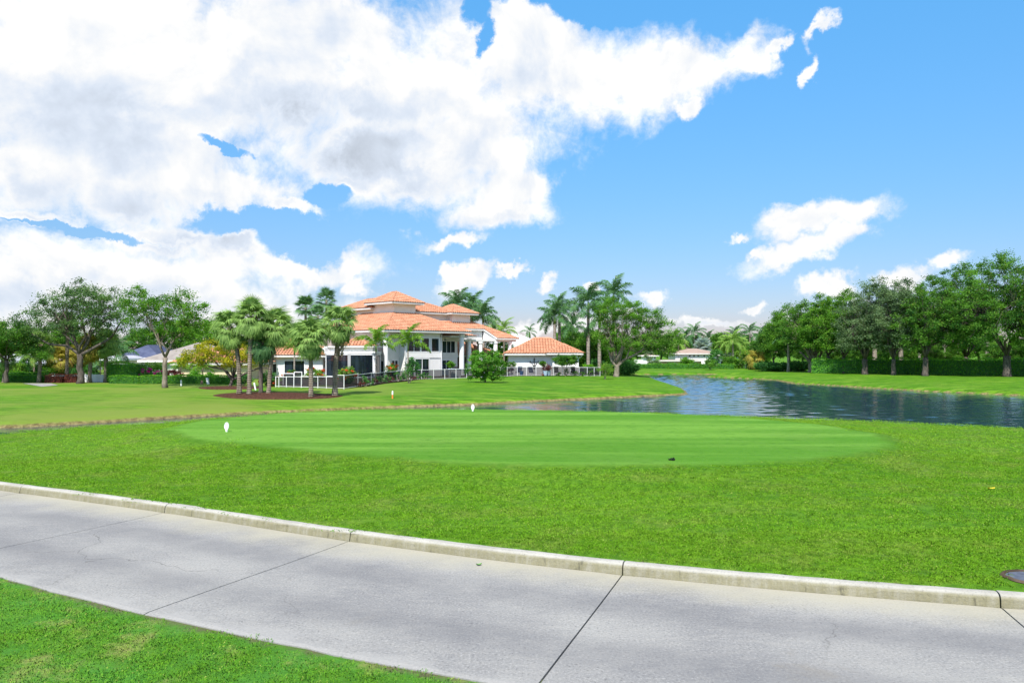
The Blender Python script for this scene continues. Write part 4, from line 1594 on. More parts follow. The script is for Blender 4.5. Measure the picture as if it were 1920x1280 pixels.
# white wedge wall under the cut and the beam it stands on
wbox(13.6, 18.9, 4.3, 4.5, 3.45, pz + 2.5 * pp - 0.05)
wall.add([L(19.02, 1.7, 3.45), L(19.02, 4.3, 3.45), L(19.02, 4.3, pz + 2.4 * pp), L(19.02, 1.7, pz + 0.05), L(19.2, 1.7, 3.45), L(19.2, 4.3, 3.45), L(19.2, 4.3, pz + 2.4 * pp), L(19.2, 1.7, pz + 0.05)],
         [(0, 3, 2, 1), (4, 5, 6, 7), (0, 1, 5, 4), (1, 2, 6, 5), (2, 3, 7, 6), (3, 0, 4, 7)])
wbox(13.6, 22.8, 1.75, 2.15, 3.30, 3.52)
wbox(13.6, 22.8, 6.6, 7.0, 3.30, 3.52)
wbox(22.4, 22.8, 2.15, 6.6, 3.30, 3.52)
# low service wing seen between the columns
swall = MB()
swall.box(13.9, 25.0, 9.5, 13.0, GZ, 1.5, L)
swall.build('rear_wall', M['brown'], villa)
hip(L, 13.65, 26.0, 7.6, 15.0, 1.5, 0.46, tiles, deck, eaves, caps=caps)
# chimney-like brown gable between the columns
# left wing, one storey
LW = straight((455 - 960) * 85.5 / FOC, 85.5)
lw_w = (612 - 455) * 85.5 / FOC
wbox(0.6, lw_w - 0.6, 0.7, 9.0, GZ, 1.5, LW)
hip(LW, 0, lw_w, 0, 9.5, 1.56, 0.42, tiles, deck, eaves, caps=caps)
# screened sun room in front with a flat white cornice and a small tiled roof
s_pts = [((611 - 960) * 85.5 / FOC, 85.5), ((655 - 960) * 82.6 / FOC, 82.6), ((702 - 960) * 82.4 / FOC, 82.4), ((713 - 960) * 84.2 / FOC, 84.2), ((713 - 960) * 87.5 / FOC, 87.5), ((611 - 960) * 88.5 / FOC, 88.5)]
cx_ = sum(p[0] for p in s_pts) / 6
cy_ = sum(p[1] for p in s_pts) / 6
grow = lambda k: [(cx_ + (x - cx_) * k, cy_ + (y - cy_) * k) for x, y in s_pts]
wall.prism(grow(1.05), 1.72, 1.98)
wall.prism(grow(0.90), 1.98, 2.42)
wall.prism(grow(1.06), 2.42, 2.58)
wall.prism([(x, y) for x, y in grow(1.0)], GZ - 0.1, GZ + 0.10)
wall.prism([(s_pts[5][0], s_pts[5][1] - 0.6), (s_pts[4][0], s_pts[4][1] - 0.4), (s_pts[4][0], 91.0), (s_pts[5][0] - 1.5, 91.0), (s_pts[5][0] - 1.5, s_pts[5][1] - 0.6)], GZ, 1.72)
SR = straight((634 - 960) * 84.0 / FOC, 83.4)
hip(SR, 0, (697 - 634) * 84 / FOC, 0, 4.6, 2.60, 0.48, tiles, deck, eaves, caps=caps)
# wall between left wing and main house
wbox(0, 3.0, 0, 3.0, GZ, 2.4, straight((590 - 960) * 88 / FOC, 87.2))

wall.build('wall', M['stucco'], villa)
tiles.build('roof_tiles', M['tile'], villa, kind='stuff')
deck.build('roof_deck', M['deck'], villa)
eaves.build('eaves', M['trim'], villa)
caps.build('ridge_caps', M['tile'], villa, kind='stuff')

RF = lambda b: (lambda s, d, z: L(s, b + d, z))          # wall facing front right at depth b
LF = lambda a: (lambda s, d, z: L(a + d, s, z))          # wall facing front left
window(villa, RF(1.0), 3.95, 5.9, 1.90, 3.62, 2)
window(villa, RF(1.0), 5.95, 7.25, 1.90, 3.62, 1)
window(villa, RF(1.0), 7.5, 8.75, 1.90, 3.62, 1)
window(villa, RF(1.0), 3.95, 5.0, -0.9, 1.15, 1)
window(villa, RF(1.0), 5.05, 7.25, -0.95, 1.18, 2, nm='sliding_door')
window(villa, RF(3.2), 11.0, 13.2, 1.75, 3.35, 3)
window(villa, RF(3.2), 11.0, 12.4, -0.35, 0.95, 2)
window(villa, RF(2.2), 2.55, 3.55, -0.85, 1.0, 2)
window(villa, LF(2.2), 3.0, 3.9, -0.9, 0.95, 1, nm='side_door')
window(villa, lambda s, d, z: LW(s, 0.7 + d, z), (529 - 455) * 0.0607, (569 - 455) * 0.0607, -0.85, 0.98, 2)
window(villa, lambda s, d, z: LW(s, 0.7 + d, z), (493 - 455) * 0.0607, (516 - 455) * 0.0607, -0.55, 0.9, 3)
WR = straight((590 - 960) * 88 / FOC, 87.2)
window(villa, WR, 0.35, 0.95, -0.6, 0.9, 1)
window(villa, WR, 1.3, 1.75, -0.5, 1.0, 1)
# sun room screens: tall white frames with dark mesh, a grey post between
for (i, j, nsp) in ((0, 1, 1), (1, 2, 1), (2, 3, 1)):
    p, q = Vector((*s_pts[i], 0)), Vector((*s_pts[j], 0))
    d_ = (q - p)
    ln = d_.length
    d_.normalize()
    n_ = Vector((-d_.y, d_.x, 0))
    f_ = lambda s, d, z, p=p, d_=d_, n_=n_: tuple(p + d_ * s + n_ * d + Vector((0, 0, z)))
    window(villa, f_, 0.05, ln - 0.05, GZ + 0.12, 1.70, 1, None, 0.12, 0.08, 'white', 'screen_panel')
post = MB()
post.box(-0.16, 0.16, -0.12, 0.12, GZ, 1.72, straight(*s_pts[1]))
post.build('post', M['grey'], villa)
cw = MB()
for k in range(9):
    cw.box(k * 0.14, k * 0.14 + 0.05, -0.04, 0.04, 1.62, 2.35, straight((609 - 960) * 85.2 / FOC, 85.2))
cw.box(0, 1.2, -0.06, 0.06, 2.35, 2.45, straight((609 - 960) * 85.2 / FOC, 85.2))
cw.build('balcony_railing', M['white'], villa)
for (a, b, z1, r) in ((0.85, 0.85, 4.2, 0.30), (12.35, 0.95, 4.1, 0.31), (14.55, 2.0, 3.6, 0.26), (19.12, 1.95, 3.3, 0.29), (21.75, 1.95, 3.3, 0.27), (18.0, 3.6, 3.3, 0.25)):
    x, y, _ = L(a, b, 0)
    column(villa, x, y, GZ, z1, r)
for (a, b) in ((18.5, 6.8), (20.6, 6.8)):
    x, y, _ = L(a, b, 0)
    column(villa, x, y, GZ, 3.3, 0.25, 'grey')
for (a, b, z0, z1) in ((3.62, 0.92, GZ, 4.2), (9.06, 0.92, GZ, 4.15)):
    x, y, _ = L(a, b, 0)
    pipe = MB()
    pipe.tube([(x, y, z0), (x, y, z1 - 0.5), (x + 0.1, y - 0.35, z1 - 0.1)], [0.05, 0.05, 0.05], 6)
    pipe.build('downpipe', M['white'], villa)
fan = MB()
fx, fy, _ = L(10.7, 2.2, 0)
fan.tube([(fx, fy, 3.9), (fx, fy, 3.5), (fx, fy, 3.35)], [0.03, 0.03, 0.14], 8)
for k in range(5):
    a = k * 1.2566
    fan.hexa([(fx + math.cos(a) * r_ + math.cos(a + 1.57) * w_, fy + math.sin(a) * r_ + math.sin(a + 1.57) * w_, 3.40) for r_, w_ in ((0.1, -0.06), (0.6, -0.08), (0.6, 0.08), (0.1, 0.06))],
             [(fx + math.cos(a) * r_ + math.cos(a + 1.57) * w_, fy + math.sin(a) * r_ + math.sin(a + 1.57) * w_, 3.42) for r_, w_ in ((0.1, -0.06), (0.6, -0.08), (0.6, 0.08), (0.1, 0.06))])
fan.build('ceiling_fan', M['black'], villa)

# ------------------------------------------------------------------ pool house right of the villa
GYd = 95.0
gs = GYd / FOC
GF = straight((945 - 960) * gs, GYd)
pool_house = thing('pool_house', 'low white pool house with an orange tiled hip roof right of the villa', 'house', (GF(5, 4, 0)[0], GF(5, 4, 0)[1], GZ))
wall, tiles, deck, eaves, caps = MB(), MB(), MB(), MB(), MB()
w_ = (1093 - 945) * gs
wbox(0.6, 6.15, 0.75, 7.2, GZ, 1.62, GF)
wbox(6.15, w_ - 0.6, 0.35, 7.2, GZ, 1.70, GF)
hip(GF, 0, w_, 0, 8.0, 1.74, 0.50, tiles, deck, eaves, caps=caps)
hip(GF, 5.3, w_ + 0.02, -0.42, 5.0, 1.80, 0.49, tiles, deck, eaves, caps=caps)
wall.build('wall', M['stucco'], pool_house)
tiles.build('roof_tiles', M['tile'], pool_house, kind='stuff')
deck.build('roof_deck', M['deck'], pool_house)
eaves.build('eaves', M['trim'], pool_house)
caps.build('ridge_caps', M['tile'], pool_house, kind='stuff')
dp = MB()
dp.tube([GF(w_ - 0.02, -0.3, 1.6), GF(w_ - 0.3, 0.2, 1.25), GF(w_ - 0.55, 0.28, 1.1), GF(w_ - 0.55, 0.28, GZ)], [0.05] * 4, 6)
dp.build('downpipe', M['white'], pool_house)


# ------------------------------------------------------------------ neighbouring houses
def house(name, label, px0, px1, Y, depth, eave_row, pitch, roof_m, wall_m, wins=(), tiled=False, inset=0.6, turn=0.0, z0=GZ, group=None, cat='house'):
    s_ = Y / FOC
    f_ = straight((px0 - 960) * s_, Y, turn)
    w = (px1 - px0) * s_
    ze = row_z(eave_row, Y)
    c = f_(w / 2, depth / 2, 0)
    root = thing(name, label, cat, (c[0], c[1], z0), group)
    wl, tl_, dk, ev_, cp = MB(), MB(), MB(), MB(), MB()
    wl.box(inset, w - inset, inset, depth - inset, z0, ze - 0.05, f_)
    wl.build('wall', M[wall_m], root)
    if tiled:
        hip(f_, 0, w, 0, depth, ze, pitch, tl_, dk, ev_, caps=cp)
        tl_.build('roof_tiles', M['tile'], root, kind='stuff')
        cp.build('ridge_caps', M['tile'], root, kind='stuff')
        dk.build('roof_deck', M['deck'], root)
    else:
        rf = MB()
        hip(f_, 0, w, 0, depth, ze, pitch, tl_, dk, ev_, smooth_roof=rf)
        rf.build('roof', M[roof_m], root)
    ev_.build('eaves', M['trim'] if Y > 130 else M['white'] if not tiled else M['trim'], root)
    for (wx0, wx1, r0, r1, n) in wins:
        window(root, lambda s, d, z: f_(s, inset + d, z), (wx0 - px0) * s_, (wx1 - px0) * s_, row_z(r1, Y), row_z(r0, Y), n)
    return root


house('bungalow', 'tan walled bungalow with an orange tile roof behind the yellow tree', 318, 474, 78.5, 9.5, 680, 0.46, None, 'tan', ((355, 363, 684, 704, 1), (440, 448, 684, 704, 1)), tiled=True)
house('bungalow', 'white bungalow with a taupe roof between the blue roof and the tan bungalow', 257, 420, 86, 11.5, 675, 0.42, 'taupe', 'stucco', ())
house('bungalow', 'white house under a slate blue hip roof behind the tall clipped hedge', 212, 300, 92, 9.0, 670, 0.55, 'slate', 'stucco', ((226, 234, 675, 690, 1),))
house('bungalow', 'white house with a light grey roof at the left edge behind the hedge', -60, 46, 84, 9.0, 682, 0.35, 'greyroof', 'stucco', ((-4, 8, 686, 698, 2),))
house('bungalow', 'house with a pale grey gabled roof seen between palms above the copper hedge', 78, 122, 88, 8.0, 692, 0.75, 'greyroof', 'stucco', ())
house('bungalow', 'white house half hidden behind the palm trunks over the white board fence', 186, 224, 86, 7.0, 672, 0.3, 'greyroof', 'stucco', ())
house('house', 'house with a broad white roof showing above the pool house', 872, 1046, 122, 13.0, 655, 0.42, 'whiteroof', 'stucco', ())
# across the lake
FY = 152.0
house('mansion', 'cream mansion across the lake with a row of small upper windows', 1262, 1352, FY, 8, 662, 0.24, 'pinkroof', 'stucco',
      ((1292, 1297, 665, 669, 1), (1300, 1305, 665, 669, 1), (1308, 1313, 665, 669, 1), (1319, 1324, 665, 669, 1), (1333, 1338, 664, 670, 1), (1258 + 20, 1268 + 20, 681, 690, 2)), z0=-1.3)
house('mansion_wing', 'low salmon wing with dark doors in front of the cream mansion', 1238, 1322, 148, 3, 675, 0.06, 'pinkroof', 'pink', ((1260, 1269, 679, 687, 3), (1285, 1292, 678, 687, 1), (1300, 1307, 678, 687, 1)), z0=-1.3, cat='house')
house('villa_annex', 'white flat annex left of the cream mansion half covered by shrubs', 1202, 1236, 149, 4, 666, 0.12, 'pinkroof', 'stucco', ((1227, 1231, 668, 673, 1),), z0=-1.3)
house('villa_annex', 'white annex with dark upper windows right of the cream mansion', 1346, 1392, 151, 4, 664, 0.1, 'pinkroof', 'stucco', ((1362, 1372, 661, 668, 2), (1352, 1380, 676, 686, 3)), z0=-1.3)
house('garden_pavilion', 'narrow white garden pavilion at the right end of the far hedge', 1399, 1409, 138, 1.0, 669, 0.3, 'cream', 'stucco', (), z0=-1.3, inset=0.1)
gw = MB()
x0, x1 = (1183 - 960) * 146 / FOC, (1206 - 960) * 146 / FOC
gw.box(x0, x1, 146, 146.3, -1.3, row_z(674.5, 146))
gw.box(x0 - 0.05, x1 + 0.05, 145.95, 146.35, row_z(674.5, 146), row_z(673.7, 146))
tag(gw.build('garden_wall', M['stucco']), 'plain white garden wall left of the mansion across the lake', 'wall')

# ------------------------------------------------------------------ white pool fence with dark mesh
fence_pts = []          # column, foot row distance, top row


def fence_at(px, Y, top_row):
    p = on(px, Y)
    return (p, row_z(top_row, Y))


fence = thing('pool_fence', 'white pool fence with dark mesh panels stepping up the bank before the villa', 'fence', on(720, 72))
FP = [(517, 62.2, 705.6), (523, 62.0, 705.6), (537, 61.7, 705.6), (551, 61.3, 705.5), (565, 60.9, 705.5), (581, 60.5, 705.4), (596, 60.1, 705.4), (612, 59.7, 705.4), (629, 59.3, 705.4), (645, 59.0, 702.5),
      (671, 63.2, 700.2), (696, 68.0, 698.6), (721, 72.2, 697), (744, 75.2, 695.2), (768, 77.3, 693.6), (790, 78.8, 692.4), (813, 80.2, 692.2), (834, 81.4, 691.8), (855, 82.4, 691.3), (875, 83.6, 690.6),
      (892, 84.8, 690), (908, 85.9, 689.5), (924, 87.0, 689), (938, 88.0, 688.5), (951, 89.0, 688.1), (970, 90.2, 687.8), (987, 91.2, 687.5), (1005, 92.0, 687.2), (1021.5, 92.5, 687.1), (1038, 92.8, 687), (1054.5, 93.0, 687.1),
      (1070, 93.0, 687.2), (1086, 92.8, 687.8), (1101, 93.0, 688), (1114, 94.0, 688), (1125, 94.8, 688)]
FQ = [(on(px, Y), row_z(tr, Y)) for px, Y, tr in FP]
for i, (p, zt) in enumerate(FQ):
    mb = MB()
    mb.box(-0.022, 0.022, -0.022, 0.022, p.z - 0.1, zt + 0.02, straight(p.x, p.y))
    mb.build('post', M['white'], fence)
    if i:
        q, zq = FQ[i - 1]
        # the rail of each bay is level; the bays step
        zr_ = zt
        d_ = Vector((p.x - q.x, p.y - q.y, 0))
        nn = Vector((-d_.y, d_.x, 0)).normalized() * 0.02
        for (za, zb, h_) in ((zr_ - 0.05, zr_ - 0.05, 0.04), (q.z + 0.06, p.z + 0.06, 0.03)):
            rb = MB()
            rb.hexa([(q.x - nn.x, q.y - nn.y, za), (p.x - nn.x, p.y - nn.y, zb), (p.x + nn.x, p.y + nn.y, zb), (q.x + nn.x, q.y + nn.y, za)],
                    [(q.x - nn.x, q.y - nn.y, za + h_), (p.x - nn.x, p.y - nn.y, zb + h_), (p.x + nn.x, p.y + nn.y, zb + h_), (q.x + nn.x, q.y + nn.y, za + h_)])
            rb.build('rail', M['white'], fence)
        pn = MB()
        n3 = nn * 0.12
        pn.add([(q.x, q.y, q.z + 0.11), (p.x, p.y, p.z + 0.11), (p.x, p.y, zr_ - 0.05), (q.x, q.y, zr_ - 0.05)], [(0, 1, 2, 3)])
        pn.build('mesh_panel', M['screen'], fence)
# short return of the fence at its left end and the higher gate behind it
rt = thing('garden_gate', 'white framed garden gate behind the left end of the pool fence', 'gate', on(550, 66))
for (px0, px1, Y, tr) in ((531, 551, 66, 699.2), (552, 566, 66.5, 696.5)):
    p, q = on(px0, Y), on(px1, Y)
    z_ = row_z(tr, Y)
    g_ = MB()
    g_.box(p.x - 0.03, p.x + 0.03, Y - 0.03, Y + 0.03, p.z, z_)
    g_.box(q.x - 0.03, q.x + 0.03, Y - 0.03, Y + 0.03, p.z, z_)
    g_.box(p.x + 0.03, q.x - 0.03, Y - 0.025, Y + 0.025, z_ - 0.07, z_ - 0.003)
    g_.build('frame', M['white'], rt)
    g2 = MB()
    g2.add([(p.x + 0.03, Y, p.z + 0.1), (q.x - 0.03, Y, p.z + 0.1), (q.x - 0.03, Y, z_ - 0.07), (p.x + 0.03, Y, z_ - 0.07)], [(0, 1, 2, 3)])
    g2.build('mesh_panel', M['screen'], rt)

# white board fence on the left
bf = thing('board_fence', 'white vertical board fence behind the dark trunked tree on the left', 'fence', on(180, 73))
p, q = on(150, 73), on(206, 73)
nb = 18
for k in range(nb):
    mb = MB()
    xa = p.x + (q.x - p.x) * k / nb
    xb = p.x + (q.x - p.x) * (k + 1) / nb
    dz_ = 0.02 * (k % 2)
    mb.box(xa + 0.006, xb - 0.006, 73 - 0.02 - dz_, 73.02 - dz_, p.z - 0.05, row_z(702, 73) + dz_)
    mb.build('board', M['white'], bf)
rw = MB()
p, q = on(92, 74.5), on(152, 74.5)
rw.box(p.x, q.x, 74.5, 74.8, p.z - 0.1, row_z(702.6, 74.5))
tag(rw.build('garden_wall', M['stucco']), 'low white garden wall just behind the copper red hedge', 'wall')


# ------------------------------------------------------------------ mulch beds, far path pad, yard soil
def ground_sheet(name, poly, mat, lift, mound=0.0, step=0.35, kind='structure'):
    """sheet that follows the ground a little above it, optionally mounded"""
    poly = np.array(poly, float)
    x0, y0 = poly.min(0)
    x1, y1 = poly.max(0)
    c = poly.mean(0)
    rings = 10
    n = len(poly)
    vs, fs = [], []
    X = np.array([[c[0] + (p[0] - c[0]) * r / rings for p in poly] for r in range(rings + 1)])
    Y = np.array([[c[1] + (p[1] - c[1]) * r / rings for p in poly] for r in range(rings + 1)])
    rr = np.linspace(0, 1, rings + 1)[:, None]
    Z = land(X, Y) + lift + mound * (1 - rr ** 2) - (rr >= 1) * (lift + 0.03 if mound else 0)
    me = grid_mesh(name, X, Y, Z, True)
    return link(name, me, mat, kind=kind)


def oval(px0, px1, Y0, Y1, n=40, wob=0.06):
    out = []
    for k in range(n):
        a = 2 * math.pi * k / n
        Y = (Y0 + Y1) / 2 + (Y1 - Y0) / 2 * math.sin(a)
        px = (px0 + px1) / 2 + (px1 - px0) / 2 * math.cos(a) * (1 + wob * math.sin(a * 3))
        out.append(((px - 960) * Y / FOC, Y))
    return out


ground_sheet('mulch_bed', oval(396, 646, 48.2, 54.5), M['mulch'], 0.03, 0.14)
ground_sheet('mulch_bed', oval(370, 492, 57.5, 63.5), M['mulch'], 0.03, 0.10)
yard = [((px - 960) * Y / FOC, Y) for px, Y in ((530, 63), (645, 60), (721, 73.5), (813, 81.5), (951, 90.5), (1040, 94.2), (1120, 96), (1120, 100), (700, 100), (540, 84), (522, 72))]
ground_sheet('yard_soil', yard, M['soil'], 0.02)
pad = [((px - 960) * Y / FOC, Y) for px, Y in ((42, 69.5), (96, 70), (109, 65.6), (78, 62.5))]
ground_sheet('far_path', pad, M['concrete'], 0.02)

# ------------------------------------------------------------------ broadleaf trees
c_ = lambda *a: a
b_ = spot(150, 719)
s = b_.y / FOC
broad_tree('oak_tree', 'airy spreading oak with a dark trunk in front of the white board fence', 'tree', b_,
           [(-4.9, 0, 5.4, 1.8, 1.8, 1.5), (-2.5, 0.3, 7.0, 2.4, 2.4, 2.0), (0, 0.4, 7.6, 2.6, 2.6, 2.0), (2.3, 0, 7.3, 2.2, 2.4, 1.8), (3.4, -0.2, 5.7, 1.7, 1.8, 1.2), (-1.0, 0, 5.6, 2.5, 2.2, 1.2), (1.2, -0.5, 5.6, 1.6, 1.6, 1.0)],
           M['airy'], M['oakbark'], 0.27, 2.7, 190, 68, 0.58, 0.15, 7, shell=0.2,
           extra=[([(0, 0, 2.6), (-1.2, 0, 3.45), (-2.8, 0, 3.65), (-4.6, 0.2, 4.6)], 0.14, 0.05), ([(0, 0, 2.6), (1.4, 0, 3.35), (2.9, 0, 4.3), (3.7, 0, 5.6), (4.4, 0, 6.1)], 0.17, 0.05)])
b_ = spot(310, 727)
broad_tree('oak_tree', 'open crowned oak standing alone in front of the low clipped hedge', 'tree', b_,
           [(-2.2, 0, 6.7, 1.6, 1.8, 1.6), (-0.6, 0.2, 6.5, 1.6, 1.8, 1.4), (0.9, 0, 6.9, 1.5, 1.7, 1.5), (2.5, 0, 6.0, 1.5, 1.5, 1.1), (3.3, 0, 5.0, 0.9, 1.0, 0.9), (-1.2, 0, 4.9, 1.6, 1.6, 1.0), (1.2, 0, 4.9, 1.7, 1.7, 1.0), (-2.7, 0, 8.0, 0.7, 0.8, 0.7)],
           M['bright'], M['palebark'], 0.20, 2.5, 150, 72, 0.50, 0.14, 6, shell=0.2)
b_ = spot(12, 718)
broad_tree('oak_tree', 'round green oak cut by the left edge of the picture', 'tree', b_, [(0, 0, 4.3, 2.6, 2.4, 1.4), (-1.4, 0, 3.6, 1.8, 2, 1.0), (1.3, 0, 3.7, 1.5, 1.6, 0.9), (2.8, 0.2, 3.0, 1.0, 1.0, 0.7)],
           M['live'], M['oakbark'], 0.17, 2.1, 90, 120, 0.55, 0.15, 5)
b_ = spot(1156, 706)
broad_tree('shade_tree', 'large bright green shade tree on the point beside the lake', 'tree', b_,
           [(-0.6, 0, 8.0, 2.3, 2.4, 1.9), (1.6, 0, 7.9, 2.2, 2.4, 1.6), (3.9, 0, 7.1, 2.2, 2.2, 1.6), (5.8, 0, 5.6, 2.2, 2.0, 1.5), (6.9, 0, 4.3, 1.7, 1.6, 1.1), (-1.4, 0, 5.6, 1.7, 2.0, 1.6), (1.2, 0, 5.2, 2.6, 2.4, 1.7), (3.9, 0, 4.5, 2.3, 2.2, 1.4), (6.0, 0, 3.4, 1.8, 1.7, 0.8), (-0.9, 0, 3.8, 1.3, 1.4, 0.8), (-2.2, 0, 7.2, 1.0, 1.2, 1.0)],
           M['bright'], M['palebark'], 0.34, 1.5, 230, 100, 0.60, 0.16, 8, shell=0.3,
           extra=[([(0, 0, 1.2), (-0.6, 0, 2.0), (-1.0, 0, 3.4)], 0.22, 0.10), ([(0, 0, 1.2), (1.0, 0, 2.1), (2.4, 0, 2.8), (4.5, 0.1, 4.2)], 0.20, 0.06), ([(0, 0, 1.3), (0.45, 0, 2.3), (0.8, 0, 4.6)], 0.22, 0.08)])

# oaks of the right bank: foot column, distance, crown centre column, crown rows top/bottom, half width px, leaf
ROW = [
    (1524, 110, 1518, 566, 662, 52, 'live', 0.62, 'fat_fig'), (1553, 106.5, 1556, 556, 662, 50, 'bright', 0.24, ''), (1582, 103.5, 1590, 548, 664, 48, 'bright', 0.27, ''),
    (1622, 99, 1640, 528, 668, 66, 'olive', 0.36, ''), (1675, 95.5, 1694, 528, 668, 58, 'olive', 0.27, ''), (1735, 92.5, 1752, 522, 664, 66, 'live', 0.33, ''),
    (1888, 88.5, 1880, 480, 660, 92, 'live', 0.42, ''), (1812, 101, 1800, 500, 664, 66, 'live', 0.30, ''), (1975, 86, 1975, 490, 664, 75, 'bright', 0.40, ''),
    (1478, 116, 1478, 574, 660, 42, 'bright', 0.16, ''), (1450, 124, 1452, 600, 672, 26, 'live', 0.16, ''),
]
ROW_LABEL = [
    'thick stumpy many stemmed fig with roots at the left end of the right hedge', 'slim bright green oak just right of the stumpy fig', 'bright green oak third from the left end of the right bank row',
    'grey green oak with a leaning stout trunk and drooping crown', 'grey green oak with a slim dark trunk right of the leaning one', 'dense dark oak with an upright trunk in the middle of the long hedge',
    'tallest dark green oak with a thick trunk near the right edge', 'oak standing behind the long hedge between the two biggest oaks', 'oak at the right edge with only its left branches in view',
    'small oak with a thin pale trunk at the left of the bank row', 'small round tree at the lake end of the bank row',
]
for (px, Y, pc, r0, r1, hw, leafm, tr, kind), lab in zip(ROW, ROW_LABEL):
    b = on(px, Y)
    s = Y / FOC
    zt, zb = row_z(r0, Y) - b.z, row_z(r1, Y) - b.z
    ox = (pc - px) * s
    W_ = hw * s * 1.12
    hgt = zt - zb
    e = [(ox, 0, zb + hgt * 0.72, W_ * 0.62, W_ * 0.62, hgt * 0.28), (ox - W_ * 0.45, 0.3, zb + hgt * 0.48, W_ * 0.55, W_ * 0.6, hgt * 0.28), (ox + W_ * 0.45, -0.2, zb + hgt * 0.50, W_ * 0.55, W_ * 0.6, hgt * 0.28),
         (ox - W_ * 0.5, 0, zb + hgt * 0.22, W_ * 0.45, W_ * 0.5, hgt * 0.17), (ox + W_ * 0.5, 0, zb + hgt * 0.22, W_ * 0.45, W_ * 0.5, hgt * 0.17), (ox, -W_ * 0.4, zb + hgt * 0.35, W_ * 0.6, W_ * 0.45, hgt * 0.28), (ox + W_ * 0.1 * rng.normal(), 0, zb + hgt * 0.93, W_ * 0.3, W_ * 0.3, hgt * 0.12)]
    ncl = int(80 + W_ * hgt * 3.3)
    ex = None
    if kind == 'fat_fig':
        ex = [([(0, 0, 1.0), (-1.0 + 0.7 * k, 0.3 * (k % 2), 2.2), (-1.9 + 1.1 * k, 0.2, 3.1)], 0.30, 0.12) for k in range(4)]
    broad_tree('oak_tree' if kind != 'fat_fig' else 'fig_tree', lab, 'tree', b, e, M[leafm], M['oakbark'] if kind != 'fat_fig' else M['palebark'], tr, max(1.6, zb * 0.85 if kind != 'fat_fig' else 1.3), ncl, 88, 0.66, 0.19, 6,
               'oaks along the right bank', extra=ex, shell=0.35)

# trees behind, one mesh of each kind turned and scaled
bgA = broad_tree('background_tree', 'dark rounded tree rising behind the right end of the long hedge', 'tree', on(1835, 118), [(0, 0, 5.2, 3.0, 3.0, 2.6), (-2, 0, 4, 2, 2.2, 1.8), (2, 0, 4.2, 2, 2.2, 1.8)], M['live'], M['oakbark'], 0.22, 2.2, 100, 90, 0.75, 0.24, 5, 'trees standing behind')
bgB = broad_tree('background_tree', 'deep green tree filling the gap right of the pool house', 'tree', on(1108, 108), [(0, 0, 3.8, 2.4, 2.4, 2.6), (-1.2, 0, 2.2, 1.8, 2, 1.6), (1.2, 0, 2.4, 1.8, 2, 1.6)], M['bright'], M['oakbark'], 0.18, 1.2, 90, 95, 0.7, 0.22, 5, 'trees standing behind')
BG = [  # mesh, column, distance, height scale, label
    (bgB, 1082, 112, 1.05, 'green tree close behind the pool house roof'), (bgB, 1128, 112, 0.95, 'green tree in the shade left of the lakeside shade tree trunk'),
    (bgA, 1065, 128, 0.85, 'dark tree far behind the pool house'), (bgB, 1160, 120, 0.8, 'tree behind the trunk of the lakeside shade tree'), (bgA, 1195, 156, 0.75, 'tree beyond the far hedge behind the garden wall'),
    (bgA, 1240, 165, 0.95, 'tree behind the left end of the cream mansion'), (bgA, 1300, 172, 0.85, 'tree rising behind the roof of the cream mansion'), (bgB, 1350, 168, 1.05, 'tree behind the right end of the cream mansion'),
    (bgA, 1392, 165, 0.9, 'tree behind the pavilion across the lake'), (bgB, 1432, 150, 0.95, 'tree at the far end of the lake beside the right bank'), (bgA, 1420, 142, 0.7, 'low tree left of the small round bank tree'),
    (bgA, 1530, 134, 0.9, 'tree in the dark behind the stumpy fig'), (bgA, 1600, 128, 0.8, 'tree behind the hedge between the slim oaks'), (bgA, 1665, 124, 0.8, 'tree behind the hedge beside the leaning oak'),
    (bgB, 1720, 122, 0.9, 'tree behind the hedge in the middle of the row'), (bgB, 1775, 120, 0.85, 'tree behind the hedge left of the tallest oak'), (bgB, 1905, 124, 0.8, 'light green tree behind the hedge at the right edge'), (bgA, 1960, 118, 1.0, 'tree outside the right edge behind the hedge'),
    (bgA, 40, 92, 0.8, 'dark tree behind the hedge at the far left'), (bgB, 92, 98, 0.95, 'tree behind the palms above the copper hedge'), (bgA, 150, 102, 0.8, 'tree behind the white board fence'), (bgB, 205, 104, 0.85, 'tree behind the slate blue roof on its left'),
    (bgA, 262, 112, 0.75, 'tree behind the slate blue roof'), (bgA, 330, 108, 0.95, 'tree behind the taupe roof'), (bgB, 385, 104, 1.1, 'tree behind the tan bungalow roof'), (bgB, 430, 108, 1.05, 'tree behind the yellow tree crown'),
    (bgA, 500, 112, 0.95, 'tree behind the sabal palm group'), (bgA, 560, 116, 0.85, 'tree behind the low left wing of the villa'), (bgB, 948, 118, 0.8, 'tree seen through the portico columns'), (bgB, 915, 116, 0.75, 'tree behind the portico on its left'),
    (bgA, 1570, 119, 0.62, 'low dark tree behind the hedge between the first two slim oaks'), (bgA, 1628, 116, 0.6, 'low dark tree behind the hedge at the leaning oak'), (bgB, 1700, 114, 0.62, 'low green tree behind the hedge right of the slim dark oak'),
    (bgA, 1745, 113, 0.6, 'low dark tree behind the hedge at the upright oak'), (bgB, 1795, 112, 0.6, 'low green tree behind the hedge left of the oak that stands behind it'), (bgA, 1868, 110, 0.62, 'low dark tree behind the hedge at the tallest oak'), (bgA, 1925, 108, 0.6, 'low dark tree behind the hedge just right of the tallest oak'),
    (bgA, 1505, 126, 0.7, 'low dark tree behind the dark shrubs left of the stumpy fig'), (bgA, 1270, 162, 0.6, 'low tree just behind the salmon wing'), (bgA, 1480, 138, 0.85, 'dark tree behind the small thin trunked oak'),
]
